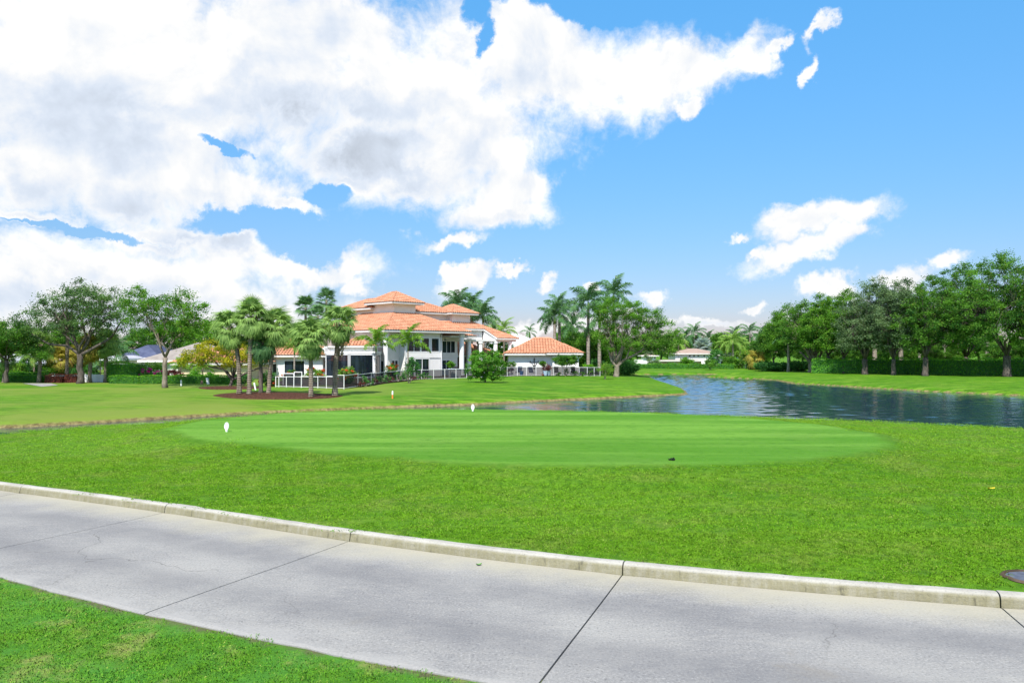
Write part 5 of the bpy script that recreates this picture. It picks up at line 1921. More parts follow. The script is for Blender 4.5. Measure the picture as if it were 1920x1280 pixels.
for i, (src, px, Y, k, lab) in enumerate(BG):
    copy_thing(src, on(px, Y), i * 1.9, (k, k, k * (0.9 + 0.25 * ((i * 7) % 5) / 5)), lab, 'trees standing behind')

# yellow leaning tree
b_ = spot(429, 726)
ycl = [(-2.6, 0, 2.7, 1.6, 1.3, 0.7), (-1.0, 0, 3.2, 1.5, 1.4, 0.8), (0.4, 0, 3.4, 1.2, 1.3, 0.8), (1.4, 0, 2.4, 1.2, 1.2, 0.8), (-0.8, 0, 2.2, 2.2, 1.3, 0.5), (-3.4, 0, 2.2, 0.8, 0.8, 0.5)]
broad_tree('yellow_tree', 'small twisted tree with thin yellow leaves on a leaning dark trunk', 'tree', b_, ycl, M['yellow'], M['oakbark'], 0.13, 0.75, 95, 75, 0.42, 0.13, 5, lean=(0.35, 0), shell=0.1,
           extra=[([(0.3, 0, 0.6), (-0.5, 0, 1.5), (-1.6, 0, 1.7), (-2.2, 0, 2.4)], 0.12, 0.04), ([(0.3, 0, 0.6), (1.3, 0, 1.1), (2.6, 0, 1.6), (3.4, 0, 1.5)], 0.10, 0.04), ([(0.3, 0, 0.7), (0.4, 0, 1.9), (0.0, 0, 3.2)], 0.10, 0.03)])
# mango tree before the fence
b_ = spot(910, 717)
broad_tree('mango_tree', 'round bushy mango tree on the lawn in front of the pool fence', 'tree', b_, [(0, 0, 1.85, 1.75, 1.6, 1.35), (-0.5, -0.3, 1.15, 1.4, 1.2, 0.95), (0.6, 0, 1.15, 1.3, 1.2, 0.95), (0.1, 0, 2.6, 0.9, 0.9, 0.6)], M['mango'], M['palebark'], 0.08, 0.5, 120, 75, 0.34, 0.17, 6, shell=0.55, aspect=0.36)
# lollipop tree, topiary and the multi-stem tree by the pool house
b_ = on(1060, 91.4)
broad_tree('small_tree', 'low umbrella shaped tree on thin stems by the pool house wall', 'tree', b_, [(0, 0, 2.0, 1.55, 1.3, 0.65), (0.5, 0, 1.85, 1.0, 1.0, 0.5), (-0.6, 0, 1.9, 0.9, 1.0, 0.5)], M['live'], M['oakbark'], 0.05, 0.4, 70, 70, 0.30, 0.13, 6, shell=0.4)
for (px, Y, h, r, lab) in ((845, 84.5, 1.95, 0.44, 'clipped ball tree on a thin stem before the villa window'), (960, 92.2, 1.75, 0.50, 'clipped ball tree on a stem at the left end of the pool house wall'), (1018, 93.2, 1.85, 0.42, 'clipped ball tree on a stem in the middle of the pool house wall')):
    b_ = on(px, Y)
    broad_tree('ball_tree', lab, 'tree', b_, [(0, 0, h - r, r, r, r * 0.9)], M['bright'], M['oakbark'], 0.035, h - 2 * r, 26, 55, 0.2, 0.10, 4, 'clipped ball trees')
b_ = on(845, 84.3)
# garden shrub trees on the near side
bush('leggy_shrub', 'leggy open shrub on the lawn in front of the stepping fence', spot(767, 718), 1.0, 0.9, 2.5, M['deep'], 900, 0.13, stems=5, lift=0.5, loose=1.2, cat='shrub')
bush('leggy_shrub', 'yellowish open shrub beside the right end of the pool fence', spot(1135, 711), 1.05, 0.9, 1.75, M['foxtail'], 900, 0.12, stems=4, lift=0.3, loose=1.2, cat='shrub')
bush('small_tree', 'small round tree standing alone before the far hedge', on(1331, 126), 1.35, 1.2, 1.75, M['live'], 900, 0.2, stems=3, lift=0.45, cat='tree')
bush('small_tree', 'low light green tree at the garden of the cream mansion', on(1288, 140), 1.6, 1.2, 2.0, M['bright'], 800, 0.24, stems=3, lift=0.7, cat='tree')
bush('small_tree', 'dark open magnolia before the right end of the cream mansion', on(1345, 139), 1.7, 1.4, 3.4, M['deep'], 1000, 0.25, stems=3, lift=0.6, cat='tree')
bush('small_tree', 'thin brownish tree before the white annex of the mansion', on(1216, 139), 1.2, 1.2, 3.3, M['olive'], 420, 0.22, stems=3, lift=0.8, cat='tree')
bush('bird_of_paradise', 'broad leaved clump beside the garden pavilion across the lake', on(1391, 135), 1.9, 1.3, 3.6, M['foxtail'], 700, 0.4, stems=5, lift=0.1, cat='plant', aspect=0.35)

# ------------------------------------------------------------------ palms
# sabal group on the mulch bed: foot column, distance, bend column/row, head column, head row, fronds, boots, kind
SAB = [
    (449, 51.6, (446, 668), 432, 612, 40, (0.5, 0.26), 'sabal', 'curved sabal palm at the left end of the mulch bed group'),
    (467, 51.0, (469, 660), 472, 592, 46, (1.15, 0.42), 'sabal', 'tallest straight sabal palm with a thatch of leaf bases'),
    (489, 51.9, (489, 690), 489, 640, 34, (0.3, 0.26), 'dark', 'shorter dark sabal palm with a slim dark trunk'),
    (503, 51.8, (508, 682), 519, 612, 38, (0.85, 0.36), 'sabal', 'sabal palm leaning right out of the mulch bed'),
    (583, 49.7, (583, 690), 581, 632, 48, (0.75, 0.36), 'sabal', 'full crowned sabal palm standing before the fence'),
    (628, 51.3, (629, 690), 637, 604, 34, (2.2, 0.30), 'sabal', 'stout booted sabal palm at the right end of the mulch bed'),
]
for (px, Y, bp, hx, hr, n, boots, key, lab) in SAB:
    b = on(px, Y)
    bend = [Vector(((bp[0] - 960) * Y / FOC, Y, row_z(bp[1], Y)))]
    top = Vector(((hx - 960) * Y / FOC, Y, row_z(hr, Y)))
    thick = 0.175 if px == 628 else 0.15
    palm('sabal_palm', lab, b, top, FAN[key], n, thick, thick * 0.9, M['palmbark'] if key != 'dark' else M['oakbark'], 0.86, group='sabal palms on the mulch bed', lo=-72, hi=80, boots=boots, bend=bend)
# sabals at the far left
for (px, Y, hx, hr, n, key, sc_, lab) in ((73, 71.5, 77, 645, 30, 'sabal', 0.85, 'sabal palm standing just left of the copper hedge'), (125, 72.5, 127, 603, 26, 'sabal', 0.75, 'tall pale trunked palm rising through the airy oak'),
                                          (168, 71.8, 170, 650, 32, 'gold', 0.9, 'golden green sabal palm right of the dark oak trunk'), (198, 72.0, 199, 640, 34, 'sabal', 0.95, 'sabal palm at the right end of the white board fence'),
                                          (113, 78.0, 113, 672, 34, 'gold', 0.95, 'short palm with a yellow skirt behind the copper hedge'), (150, 80, 150, 668, 30, 'gold', 0.95, 'short golden palm hidden behind the dark oak trunk'),
                                          (8, 70.5, 8, 672, 24, 'sabal', 0.8, 'pale palm trunk at the left edge before the long hedge')):
    b = on(px, Y)
    palm('sabal_palm', lab, b, Vector(((hx - 960) * Y / FOC, Y, row_z(hr, Y))), FAN[key], n, 0.17, 0.15, M['palmbark'], sc_, group='palms on the left lawn', lo=-70, hi=78, boots=(0.4, 0.25))
# washingtonias behind the villa
for (px, Y, hr, lab) in ((573, 104, 574, 'fan palm with a round head behind the left wing'), (612, 106, 562, 'taller fan palm behind the left wing'), (596, 112, 592, 'lower fan palm between the two tall ones behind the left wing')):
    b = on(px, Y)
    palm('fan_palm', lab, b, Vector(((px - 960) * Y / FOC, Y, row_z(hr, Y))), FAN['wash'], 26, 0.2, 0.16, M['palmbark'], 1.0, group='fan palms behind the left wing', lo=-45, hi=80)
# foxtail palms before the villa
for (px, Y, hr, n, sc_, key, lab) in ((705, 79.5, 658, 9, 0.95, 'foxtail', 'feather palm with a pale trunk before the sun room corner'), (765, 82.0, 656, 9, 0.98, 'foxtail', 'feather palm before the upper villa windows'),
                                      (552, 78.5, 664, 11, 0.72, 'foxtail', 'yellowish feather palm before the left wing window')):
    b = on(px, Y)
    palm('feather_palm', lab, b, Vector(((px - 960) * Y / FOC, Y, row_z(hr, Y))), FEA[key], n, 0.10, 0.07, M['royalbark'], sc_, group='feather palms at the villa', lo=-8, hi=74, shaft=0.7)
# royal and coconut palms behind villa and pool house
ROY = [(858, 108, 572, 16, 1.0, 'royal', 'broad royal palm behind the right upper roof'), (884, 112, 582, 15, 1.0, 'royal', 'royal palm leaning over the right upper roof end'), (906, 110, 592, 14, 0.95, 'royal', 'royal palm just right of the upper roof end'),
       (925, 116, 612, 14, 0.72, 'coco', 'small coconut palm above the portico roof, left of its pair'), (945, 116, 612, 14, 0.75, 'coco', 'small coconut palm above the portico roof, right of its pair'),
       (1040, 106, 594, 15, 0.92, 'royal', 'royal palm behind the pool house ridge'), (1049, 108, 580, 15, 0.95, 'royal', 'slightly taller royal palm crossing the one behind the pool house'),
       (1103, 101, 568, 17, 1.05, 'royal', 'tall royal palm with a long pale trunk left of the shade tree'), (1150, 110, 553, 16, 1.05, 'royal', 'royal palm crown rising above the shade tree'),
       (1124, 100, 600, 10, 0.9, 'royal', 'royal palm trunk in the shade left of the shade tree'), (1075, 122, 612, 13, 0.8, 'royal', 'shorter royal palm far behind the pool house roof on its right'), (993, 135, 622, 9, 0.6, 'far', 'tiny palm top over the white roof')]
for (px, Y, hr, n, sc_, key, lab) in ROY:
    b = on(px, Y)
    top = Vector(((px - 960) * Y / FOC, Y, row_z(hr, Y) - 0.9))
    palm('royal_palm' if key != 'coco' else 'coconut_palm', lab, b, top, FEA[key], n, 0.24 if key != 'coco' else 0.14, 0.17 if key != 'coco' else 0.11, M['royalbark'] if key != 'coco' else M['palmbark'], sc_, group='tall palms behind the houses',
         lo=-40, hi=76, shaft=0.9 if key != 'coco' else 0.3, bulge=0.1)
# palms across the lake
FARP = [(1284, 165, 632, 'far', 0.95, 'palm left of the silver palm beyond the lake'), (1302, 170, 622, 'far', 1.0, 'tall palm behind the cream mansion on its left'), (1328, 172, 634, 'far', 0.95, 'dark palm right of the silver palm'), (1347, 170, 640, 'far', 0.9, 'low palm behind the mansion roof peak'),
        (1361, 150, 642, 'farlight', 0.85, 'pale coconut palm left of the big drooping one'), (1374, 148, 636, 'farlight', 0.95, 'big drooping coconut palm before the white annex'), (1388, 152, 644, 'farlight', 0.85, 'coconut palm right of the big drooping one'), (1378, 168, 626, 'far', 0.9, 'dark palm top behind the coconut palms'),
        (1406, 158, 622, 'far', 1.0, 'tall lone palm against the sky left of the bank row'), (1402, 136, 668, 'farlight', 0.6, 'low yellow green palm behind the pavilion'), (1430, 148, 626, 'far', 0.85, 'palm top at the left end of the bank row'), (1272, 158, 640, 'farlight', 0.9, 'pale palm at the tip of the shade tree crown')]
for (px, Y, hr, key, sc_, lab) in FARP:
    b = on(px, Y)
    palm('coconut_palm', lab, b, Vector(((px - 960) * Y / FOC, Y, row_z(hr, Y) - 0.3)), FEA[key], 15, 0.17, 0.13, M['royalbark'], sc_, group='palms across the lake', lo=-50, hi=75)
b = on(1317, 160)
palm('silver_palm', 'silvery blue fan palm above the mansion roof', b, Vector((b.x, b.y, row_z(650, 160))), FAN['silver'], 40, 0.22, 0.2, M['palmbark'], 1.15, group=None, lo=-40, hi=80)
b = on(1418, 126)
palm('sabal_palm', 'short golden palm at the left end of the dark shrubs', b, Vector((b.x, b.y, row_z(672, 126))), FAN['gold'], 34, 0.15, 0.14, M['palmbark'], 1.15, lo=-70, hi=80)
# pale trunks behind the long hedge
for (px, Y, r0, w, lab) in ((1640, 108, 640, 0.34, 'pale palm trunk behind the hedge left of the slim dark oak'), (1689, 108, 630, 0.34, 'pale palm trunk behind the hedge right of the slim dark oak'), (1724, 118, 650, 0.26, 'pale palm trunk left of the upright oak'),
                         (1770, 116, 655, 0.24, 'pale palm trunk right of the upright oak'), (1798, 116, 655, 0.26, 'pale palm trunk midway between the two largest oaks'), (1851, 114, 650, 0.34, 'pale palm trunk left of the tallest oak')):
    b = on(px, Y)
    palm('royal_palm', lab, b, Vector((b.x, b.y, row_z(r0, Y) + 3.4)), FEA['far'], 12, w, w * 0.8, M['royalbark'], 0.9, group='palms behind the long hedge', lo=-30, hi=75, shaft=0.8)
b = on(1478, 113.5)
palm('royal_palm', 'thin pale palm trunk in front of the dark shrubs', b, Vector((b.x, b.y, row_z(640, 113.5))), FEA['far'], 12, 0.2, 0.15, M['royalbark'], 0.8, group=None, lo=-30, hi=75, shaft=0.5)
# small garden palms
for (px, Y, hr, key, n, sc_, lab) in ((338, 74.5, 688, 'foxtail', 10, 0.55, 'low feather palm before the tan bungalow wall, left of its window'), (380, 74.5, 690, 'foxtail', 10, 0.55, 'low feather palm before the tan bungalow wall, right of its window'),
                                      (188, 80.0, 676, 'royal', 13, 0.6, 'small dark feather palm behind the white board fence'), (218, 82, 660, 'royal', 12, 0.7, 'feather palm before the slate blue roof'), (64, 76, 668, 'coco', 12, 0.7, 'clumping palm behind the hedge on the left')):
    b = on(px, Y)
    palm('feather_palm', lab, b, Vector((b.x, b.y, row_z(hr, Y))), FEA[key], n, 0.08, 0.06, M['palmbark'], sc_, group='small garden palms', lo=-20, hi=70)

# ------------------------------------------------------------------ hedges
def hedge_line(*pp):
    return [on(px, Y) for px, Y in pp]


clipped_hedge('clipped_hedge', 'long dark green hedge behind the oaks of the right bank', hedge_line((1524, 106), (1620, 102.5), (1720, 98.5), (1830, 94.0), (1935, 90.5), (2080, 87)), 1.5, 1.95, M['hedgedark'], 0.17, 85, 0.09)
clipped_hedge('clipped_hedge', 'low straight hedge along the far side of the lake', hedge_line((1178, 133), (1290, 131.5), (1376, 130)), 1.3, 0.85, M['hedge'], 0.2, 60, 0.05)
clipped_hedge('clipped_hedge', 'low bright hedge below the tall hedge, right of the white board fence', hedge_line((209, 69.5), (264, 69.5)), 1.0, 0.72, M['hedge'], 0.11, 200, 0.03)
clipped_hedge('clipped_hedge', 'low bright hedge before the bougainvillea and tan bungalow', hedge_line((266, 69.5), (330, 69.3), (392, 69.0), (450, 68.2)), 1.0, 0.74, M['hedge'], 0.11, 200, 0.03)
clipped_hedge('clipped_hedge', 'tall clipped hedge block below the slate blue roof', hedge_line((206, 72.5), (262, 72.5)), 1.3, 1.85, M['hedge'], 0.13, 150, 0.05)
clipped_hedge('clipped_hedge', 'long low hedge at the far left behind the palm trunks', hedge_line((-90, 72), (0, 72.2), (92, 72.4)), 1.0, 0.72, M['hedge'], 0.12, 170, 0.03)
clipped_hedge('clipped_hedge', 'taller hedge strip rising just behind the long low hedge at the far left', hedge_line((-90, 74), (0, 74.2), (90, 74.4)), 0.9, 0.92, M['hedge'], 0.12, 120, 0.04)
clipped_hedge('copper_hedge', 'copper red hedge block left of the pale palm trunk', hedge_line((90, 71.8), (121, 71.9)), 1.1, 0.72, M['redhedge'], 0.11, 220, 0.05, core='maroon')
clipped_hedge('copper_hedge', 'copper red hedge block between the pale palm trunk and the dark oak', hedge_line((126, 72.0), (147, 72.1)), 1.1, 0.72, M['redhedge'], 0.11, 220, 0.05, core='maroon')

# ------------------------------------------------------------------ bushes
k = 0
for (px, Y, rx, h, mt, lab, fl) in (
        (278, 72.6, 0.85, 1.35, 'deep', 'bougainvillea with magenta blooms behind the low hedge', ('magenta', 22)), (299, 72.8, 0.65, 1.2, 'deep', 'smaller magenta bougainvillea left of the lone oak trunk', ('magenta', 14)),
        (326, 73, 0.8, 1.25, 'maroon', 'dark maroon shrub right of the lone oak trunk', None), (285, 75, 1.6, 1.9, 'bright', 'green shrub above the bougainvillea', None),
        (366, 72.5, 0.9, 0.95, 'hedge', 'yellow green shrub behind the low hedge under the bungalow window', None), (395, 72, 0.8, 0.9, 'hedge', 'small shrub behind the low hedge at its right end', None),
        (88, 77, 1.15, 1.75, 'bright', 'round dome bush behind the copper hedge', None), (30, 76, 1.3, 2.0, 'foxtail', 'light green shrub behind the far left hedge', None), (56, 77, 1.4, 2.8, 'deep', 'dark shrub mass behind the far left hedge', None),
        (4, 76.5, 1.0, 1.6, 'deep', 'dark shrub before the white house at the left edge', None), (135, 78, 1.1, 1.7, 'deep', 'dark green bush behind the second copper hedge block', None), (172, 79, 1.0, 1.8, 'deep', 'dark bush behind the white board fence', None),
        (504, 63.5, 0.75, 1.35, 'deep', 'dark bush with red blooms at the left end of the fence', ('redflower', 12)), (455, 66, 1.0, 1.1, 'deep', 'dark low bush behind the curved sabal palm', None),
        (548, 68.0, 0.9, 1.35, 'deep', 'bush with coral blooms before the left wing window', ('redflower', 9)), (589, 66.5, 0.95, 1.5, 'foxtail', 'bush full of orange blooms behind the full crowned sabal', ('redflower', 17)),
        (651, 68.5, 1.05, 1.65, 'foxtail', 'green and orange bush before the sun room screens', ('redflower', 12)), (735, 80.5, 0.85, 1.7, 'foxtail', 'red flowering bush beside the villa corner column', ('redflower', 15)),
        (1440, 119, 2.4, 1.5, 'deep', 'dark shrub clump left of the thin pale palm trunk', None), (1466, 117.5, 2.0, 1.4, 'deep', 'dark shrub just left of the thin pale palm trunk', None), (1497, 116, 2.2, 1.6, 'deep', 'dark shrub between the thin trunk and the stumpy fig', None), (1413, 127, 1.5, 1.7, 'deep', 'dark shrub at the lake end of the right bank planting', None),
        (1100, 100, 1.6, 1.3, 'hedge', 'light green shrub at the foot of the tall royal palm', None), (1170, 102, 2.2, 1.9, 'deep', 'dark shrub behind the trunk of the shade tree', None), (1118, 103, 2.0, 1.8, 'deep', 'dark shrub at the right end of the pool fence', None),
        (1255, 136, 1.2, 1.0, 'deep', 'shrub left of the salmon wing across the lake', None), (1228, 137, 1.3, 1.4, 'olive', 'grey green shrub before the white annex', None), (1305, 136, 1.1, 1.0, 'deep', 'dark shrub before the cream mansion', None), (1370, 134, 1.7, 2.2, 'bright', 'green shrub before the white annex on the right', None)):
    bush('bush', lab, on(px, Y), rx, rx * 0.85, h, M[mt], int(500 + 700 * rx * h), 0.13 if Y < 100 else 0.22, flowers=(M[fl[0]], fl[1]) if fl else None)
# low planting along the fence foot
PLANT = [(676, 63.0), (684, 64.6), (692, 66.0), (702, 68.4), (712, 70.0), (722, 71.6), (733, 72.8), (746, 74.6), (757, 75.8), (775, 77.3), (786, 78.0), (798, 79.2), (1046, 92.0), (1062, 92.3), (1078, 92.2), (1092, 92.4), (1108, 92.8)]
WHERE = ['first', 'second', 'third', 'fourth', 'fifth', 'sixth', 'seventh', 'eighth', 'ninth', 'tenth', 'eleventh', 'twelfth']
for i, (px, Y) in enumerate(PLANT):
    lab = ('%s small dark shrub from the left along the stepping fence' % WHERE[i]) if i < 12 else ('%s low green plant from the left under the fence by the pool house' % WHERE[i - 12])
    p_ = on(px, Y - 0.25)
    bush('fence_plant', lab, p_, 0.38 + 0.12 * (i % 3), 0.35, 0.55 + 0.2 * ((i * 5) % 3), M['deep' if i % 3 else 'maroon'] if i < 12 else M['live'], 240, 0.10, cat='shrub', group='shrubs along the pool fence', stems=2)

# ------------------------------------------------------------------ pool yard furniture
def at_yard(px, Y):
    return on(px, Y) + Vector((0, 0, 0.02))


def pot(name, label, px, Y, r, h, m, plant=None):
    p = at_yard(px, Y)
    root = thing(name, label, 'plant pot', p, 'pots in the pool yard')
    mb = MB()
    n = 14
    prof = [(r * 0.62, 0.0), (r * 0.9, h * 0.55), (r, h * 0.9), (r * 1.1, h * 0.92), (r * 1.1, h), (r * 0.9, h), (r * 0.85, h * 0.85)]
    vs = [(p.x + rr * math.cos(6.283 * k / n), p.y + rr * math.sin(6.283 * k / n), p.z + z) for rr, z in prof for k in range(n)]
    fs = [(i * n + k, i * n + (k + 1) % n, (i + 1) * n + (k + 1) % n, (i + 1) * n + k) for i in range(len(prof) - 1) for k in range(n)]
    fs += [tuple(reversed(range(n))), tuple(range((len(prof) - 1) * n, len(prof) * n))]
    mb.add(vs, fs)
    mb.build('bowl', M[m], root, smooth=False)
    if plant:
        cl = poisson_in([(0, 0, h + 0.35, r * 1.3, r * 1.1, 0.45)], 12)
        me = crown_mesh('plant', cl, 28, 0.2, 0.12)
        me.materials.append(M[plant])
        part('plant', me, root)


pot('flower_pot', 'white bowl with a rusty red plant at the left of the pool house fence', 957, 91.6, 0.32, 0.3, 'white', 'maroon')
pot('flower_pot', 'bright blue pot below the left ball tree', 978, 92.2, 0.25, 0.55, 'blue')
pot('flower_pot', 'pale blue pot with a reddish plant in the middle of the pool yard', 1023, 92.3, 0.30, 0.62, 'paleblue', 'maroon')
pot('flower_pot', 'pale blue pot right of the other pale blue pot', 1028.5, 92.6, 0.28, 0.6, 'paleblue', 'maroon')
pot('flower_pot', 'terracotta saucer pot left of the pale blue pots', 1018, 92.5, 0.25, 0.2, 'terracotta')


def lounge_chair(name, label, px, Y, turn, m, group='chairs in the pool yard'):
    p = at_yard(px, Y)
    f_ = straight(p.x, p.y, turn)
    root = thing(name, label, 'chair', p, group)
    zb = p.z
    mb = MB()
    mb.box(-0.30, 0.30, -0.35, 0.32, zb + 0.36, zb + 0.43, f_)
    mb.build('seat', M[m], root)
    mb = MB()
    mb.hexa([f_(-0.3, 0.28, zb + 0.43), f_(0.3, 0.28, zb + 0.43), f_(0.3, 0.36, zb + 0.43), f_(-0.3, 0.36, zb + 0.43)], [f_(-0.28, 0.62, zb + 1.12), f_(0.28, 0.62, zb + 1.12), f_(0.28, 0.68, zb + 1.12), f_(-0.28, 0.68, zb + 1.12)])
    mb.build('backrest', M[m], root)
    for sx in (-0.29, 0.29):
        for sy in (-0.32, 0.30):
            mb = MB()
            mb.tube([f_(sx, sy, zb), f_(sx, sy, zb + 0.37)], [0.022, 0.022], 6)
            mb.build('leg', M['white'], root)
        mb = MB()
        mb.box(sx - 0.025, sx + 0.025, -0.35, 0.36, zb + 0.60, zb + 0.64, f_)
        mb.build('armrest', M['white'], root)
    return root


lounge_chair('lounge_chair', 'navy canvas chair with white arms before the pool house wall', 998, 92.6, 25, 'navy')
lounge_chair('lounge_chair', 'dark high backed chair in the left corner of the pool yard', 972, 93.0, -20, 'navy')
lounge_chair('lounge_chair', 'black chair right of the pale blue pots', 1043, 93.2, 0, 'black')
lounge_chair('lounge_chair', 'black chair below the umbrella shaped tree', 1076, 93.2, 10, 'black')
# wall cross ornament on the pool house
gx = lambda px: (px - 960) * gs
orn = thing('wall_ornament', 'dark wrought iron cross ornament on the pool house wall', 'ornament', GF((1002 - 945) * gs, 0.75, row_z(680, GYd)))
mb = MB()
oy = GF(0, 0.72, 0)[1]
for (x0, r0, x1, r1, rad_) in ((1002, 671, 1002, 692, 0.05), (993, 679, 1011, 679, 0.045), (995, 679, 994, 676, 0.03), (1009, 679, 1010, 676, 0.03), (999, 686, 1005, 686, 0.04), (1000, 674, 1004, 674, 0.035), (1000, 690, 1004, 690, 0.035), (997, 681, 1000, 684, 0.03), (1007, 681, 1004, 684, 0.03)):
    mb.tube([(gx(x0), oy - 0.03, row_z(r0, GYd)), (gx(x1), oy - 0.03, row_z(r1, GYd))], [rad_, rad_], 6)
mb.build('ironwork', M['black'], orn)
# kitchen box by the porch
gr = thing('grill', 'pale outdoor grill counter beside the ball tree at the villa', 'grill', at_yard(853, 86.2))
mb = MB()
p = at_yard(853, 86.2)
mb.box(-0.7, 0.7, -0.35, 0.35, p.z, p.z + 0.92, straight(p.x, p.y))
mb.build('counter', M['grey'], gr)
mb = MB()
mb.box(-0.76, 0.76, -0.41, 0.41, p.z + 0.92, p.z + 1.0, straight(p.x, p.y))
mb.build('worktop', M['paleblue'], gr)
mb = MB()
mb.tube([(p.x - 0.3, p.y, p.z + 1.06), (p.x - 0.28, p.y, p.z + 1.1), (p.x + 0.28, p.y, p.z + 1.1), (p.x + 0.3, p.y, p.z + 1.06)], [0.1, 0.17, 0.17, 0.1], 10)
mb.build('hood', M['black'], gr)

# ------------------------------------------------------------------ stakes and markers on the grass
def stake(name, label, px, py, top_row, w, m, lean=0.0, cap=None, group=None, Y=None):
    p = on(px, Y) if Y else spot(px, py)
    h = row_z(top_row, p.y) - p.z
    root = thing(name, label, 'stake', p, group)
    mb = MB()
    top = p + Vector((lean * h, 0, h))
    w2 = w / 2
    q = lambda c, k=1.0: [(c.x - w2 * k, c.y - w2 * k, c.z), (c.x + w2 * k, c.y - w2 * k, c.z), (c.x + w2 * k, c.y + w2 * k, c.z), (c.x - w2 * k, c.y + w2 * k, c.z)]
    if cap:
        mid = p.lerp(top, 0.55)
        mb.hexa(q(p - Vector((0, 0, 0.1))), q(mid))
        mb.build('painted_foot', M[cap], root)
        mb = MB()
        mb.hexa(q(mid), q(top))
    else:
        mb.hexa(q(p - Vector((0, 0, 0.1))), q(top))
    mb.hexa(q(top), q(top + Vector((0, 0, 0.03)), 0.4))
    mb.build('post', M[m], root)


stake('boundary_stake', 'white stake with an orange foot on the lawn below the villa', 736, 747, 733.5, 0.085, 'white', 0.0, 'orange')
stake('boundary_stake', 'thin white stake before the low hedge right of the lone oak', 340, 723, 713, 0.10, 'white', -0.05)
stake('boundary_board', 'wider white board leaning before the low hedge left of the yellow tree', 391, 720, 709, 0.18, 'white', -0.25)
stake('boundary_stake', 'white stake leaning beside the sabal palm trunks', 480, 731, 718, 0.10, 'white', -0.25)
stake('wooden_stub', 'short brown wooden stub before the low hedge', 378, 720, 714, 0.18, 'brown', 0.1)


def tee_marker(label, px, py, h, Y=None):
    """oval white plate on a short foot, turned towards the path, with a faint printed emblem"""
    p = on(px, Y)
    root = thing('tee_marker', label, 'tee marker', p, 'white oval tee markers')
    n = 28
    rx, rz, th = 0.047, 0.078, 0.02
    cz = p.z + 0.035 + rz
    mb = MB()
    ring = lambda y, k: [(p.x + rx * k * math.cos(6.2832 * i / n), y, cz + rz * k * math.sin(6.2832 * i / n)) for i in range(n)]
    layers = [ring(p.y + th, 0.9), ring(p.y + th * 0.6, 1.0), ring(p.y - th * 0.6, 1.0), ring(p.y - th, 0.93), ring(p.y - th * 0.75, 0.80)]
    vs = [v for l in layers for v in l]
    fs = [(i * n + k, i * n + (k + 1) % n, (i + 1) * n + (k + 1) % n, (i + 1) * n + k) for i in range(len(layers) - 1) for k in range(n)]
    fs += [tuple(reversed(range(n))), tuple(range((len(layers) - 1) * n, len(layers) * n))]
    fs = [tuple(reversed(f)) for f in fs]
    mb.add(vs, fs)
    mb.build('plate', M['white'], root)
    mb = MB()
    mb.tube([(p.x, p.y, p.z - 0.06), (p.x, p.y, p.z + 0.01), (p.x, p.y, p.z + 0.05)], [0.016, 0.024, 0.03], 8)
    mb.build('spike', M['white'], root)
    fy = p.y - th * 0.75 - 0.0015
    for (m, strokes) in (('violet', [((-0.022, 0.018), (-0.016, 0.045)), ((-0.016, 0.045), (0.004, 0.038)), ((0.006, 0.052), (0.022, 0.030)), ((-0.024, 0.004), (-0.020, 0.02))]), ('rose', [((0.0, -0.004), (0.012, 0.020)), ((0.004, -0.02), (0.0, -0.004)), ((0.012, 0.020), (0.020, 0.004))])):
        mb = MB()
        for (a, b) in strokes:
            mb.tube([(p.x + a[0], fy, cz + a[1]), (p.x + b[0], fy, cz + b[1])], [0.0036, 0.0036], 6)
        mb.build('emblem', M[m], root)


tee_marker('white oval tee marker on the near left slope of the tee', 425, 817, 0.17, 15.3)
tee_marker('white oval tee marker at the far edge of the tee before the water', 886.5, 773, 0.17, 20.6)


def leaf_piece(name, label, px, Y, L_, m, curl=0.3, cat='leaf', z=0.02, turn=0.4):
    x = (px - 960) * Y / FOC
    zz = ground(x, Y) if z is None else z
    mb = MB()
    c, s_ = math.cos(turn), math.sin(turn)
    pts = []
    for i in range(7):
        t = i / 6
        w = 0.30 * L_ * math.sin(math.pi * min(1, t * 0.94 + 0.06)) ** 0.8
        u = (t - 0.5) * L_
        for k in (-1, 0, 1):
            h = curl * L_ * ((t - 0.5) ** 2 * 1.6 + abs(k) * 0.18) + 0.004
            pts.append((x + u * c - k * w * s_, Y + u * s_ + k * w * c, zz + h))
    fs = [(i * 3 + k, (i + 1) * 3 + k, (i + 1) * 3 + k + 1, i * 3 + k + 1) for i in range(6) for k in range(2)]
    n = len(pts)
    pts2 = [(a, b, c_ - 0.003) for a, b, c_ in pts]
    mb.add(pts + pts2, fs + [tuple(n + j for j in reversed(f)) for f in fs])
    tag(mb.build(name, M[m], None, smooth=True), label, cat)


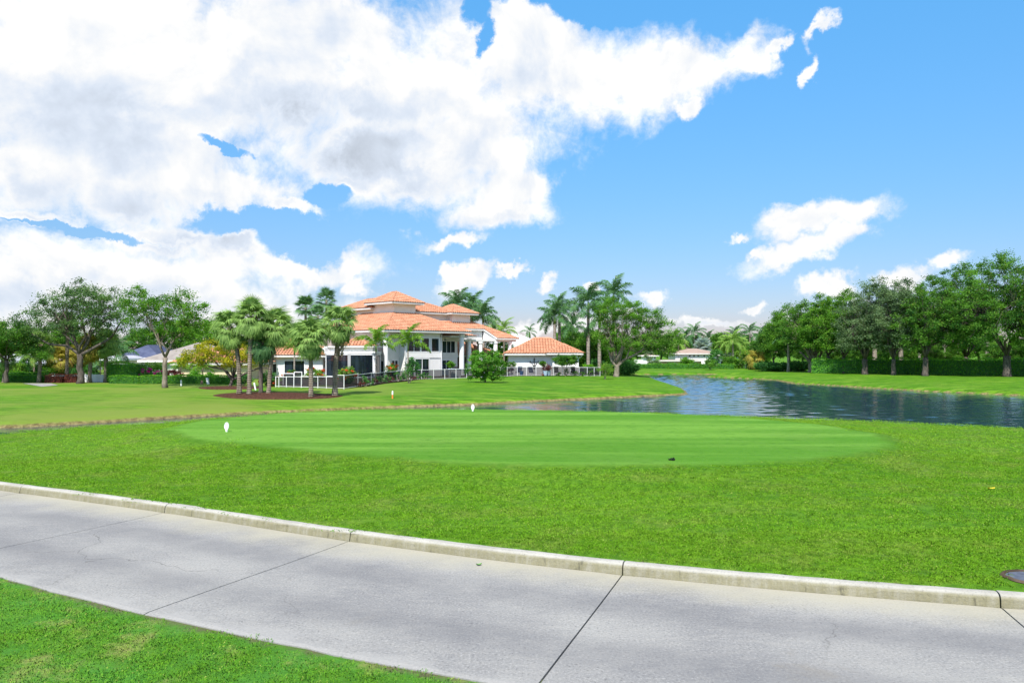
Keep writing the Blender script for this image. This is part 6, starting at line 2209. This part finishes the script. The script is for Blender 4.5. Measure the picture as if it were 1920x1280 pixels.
leaf_piece('fallen_leaf', 'curled green leaf lying on the concrete path near the kerb', 898, 6.70, 0.055, 'leafgreen', 0.5, z=0.002)
leaf_piece('fallen_leaf', 'yellow leaf lying in the grass near the right edge', 1859, 9.9, 0.10, 'leafyellow', 0.25, z=ground((1859 - 960) * 9.9 / FOC, 9.9) + 0.012, turn=0.1)
b_ = on(1260, 11.25)
mb = MB()
for k in range(9):
    a, r_ = rng.uniform(0, 6.28), rng.uniform(0, 0.03)
    h_ = rng.uniform(0.02, 0.05)
    x_, y_ = b_.x + r_ * math.cos(a), b_.y + r_ * math.sin(a)
    mb.tube([(x_, y_, b_.z - 0.005), (x_ + 0.012 * math.cos(a), y_, b_.z + h_ * 0.6), (x_ + 0.03 * math.cos(a), y_ + 0.01 * math.sin(a), b_.z + h_)], [0.012, 0.016, 0.004], 5)
tag(mb.build('leaf_clump', M['ink']), 'tiny dark clump of leaf lying on the front of the tee', 'leaf clump')

# sunken round lid in the grass at the right edge
bx0, by0 = 4.21, 6.02
bz0 = ground(bx0, by0)
root = thing('valve_cover', 'sunken round grey valve cover beside the kerb at the right edge', 'valve cover', (bx0, by0, bz0))
n = 30
mb = MB()
vs, fs = [], []
wob = [1 + 0.05 * math.sin(3 * k * 6.283 / n + 1) + 0.02 * rng.normal() for k in range(n)]
for (r_, z_) in ((0.255, 0.004), (0.24, 0.020), (0.228, 0.020), (0.218, 0.010), (0.21, -0.05)):
    vs += [(bx0 + r_ * wob[k] * math.cos(6.283 * k / n), by0 + r_ * 0.85 * wob[k] * math.sin(6.283 * k / n), bz0 + z_) for k in range(n)]
for i in range(4):
    fs += [(i * n + k, i * n + (k + 1) % n, (i + 1) * n + (k + 1) % n, (i + 1) * n + k) for k in range(n)]
mb.add(vs, fs)
mb.build('soil_rim', M['soil'], root, smooth=True)
mb = MB()
vs = [(bx0 + 0.225 * math.cos(6.283 * k / n), by0 + 0.19 * math.sin(6.283 * k / n), bz0 + 0.008) for k in range(n)] + [(bx0 + 0.225 * math.cos(6.283 * k / n), by0 + 0.19 * math.sin(6.283 * k / n), bz0 - 0.03) for k in range(n)]
mb.add(vs, [tuple(range(n)), tuple(reversed(range(n, 2 * n)))] + [(k, n + k, n + (k + 1) % n, (k + 1) % n) for k in range(n)])
mb.build('lid', M['lid'], root)
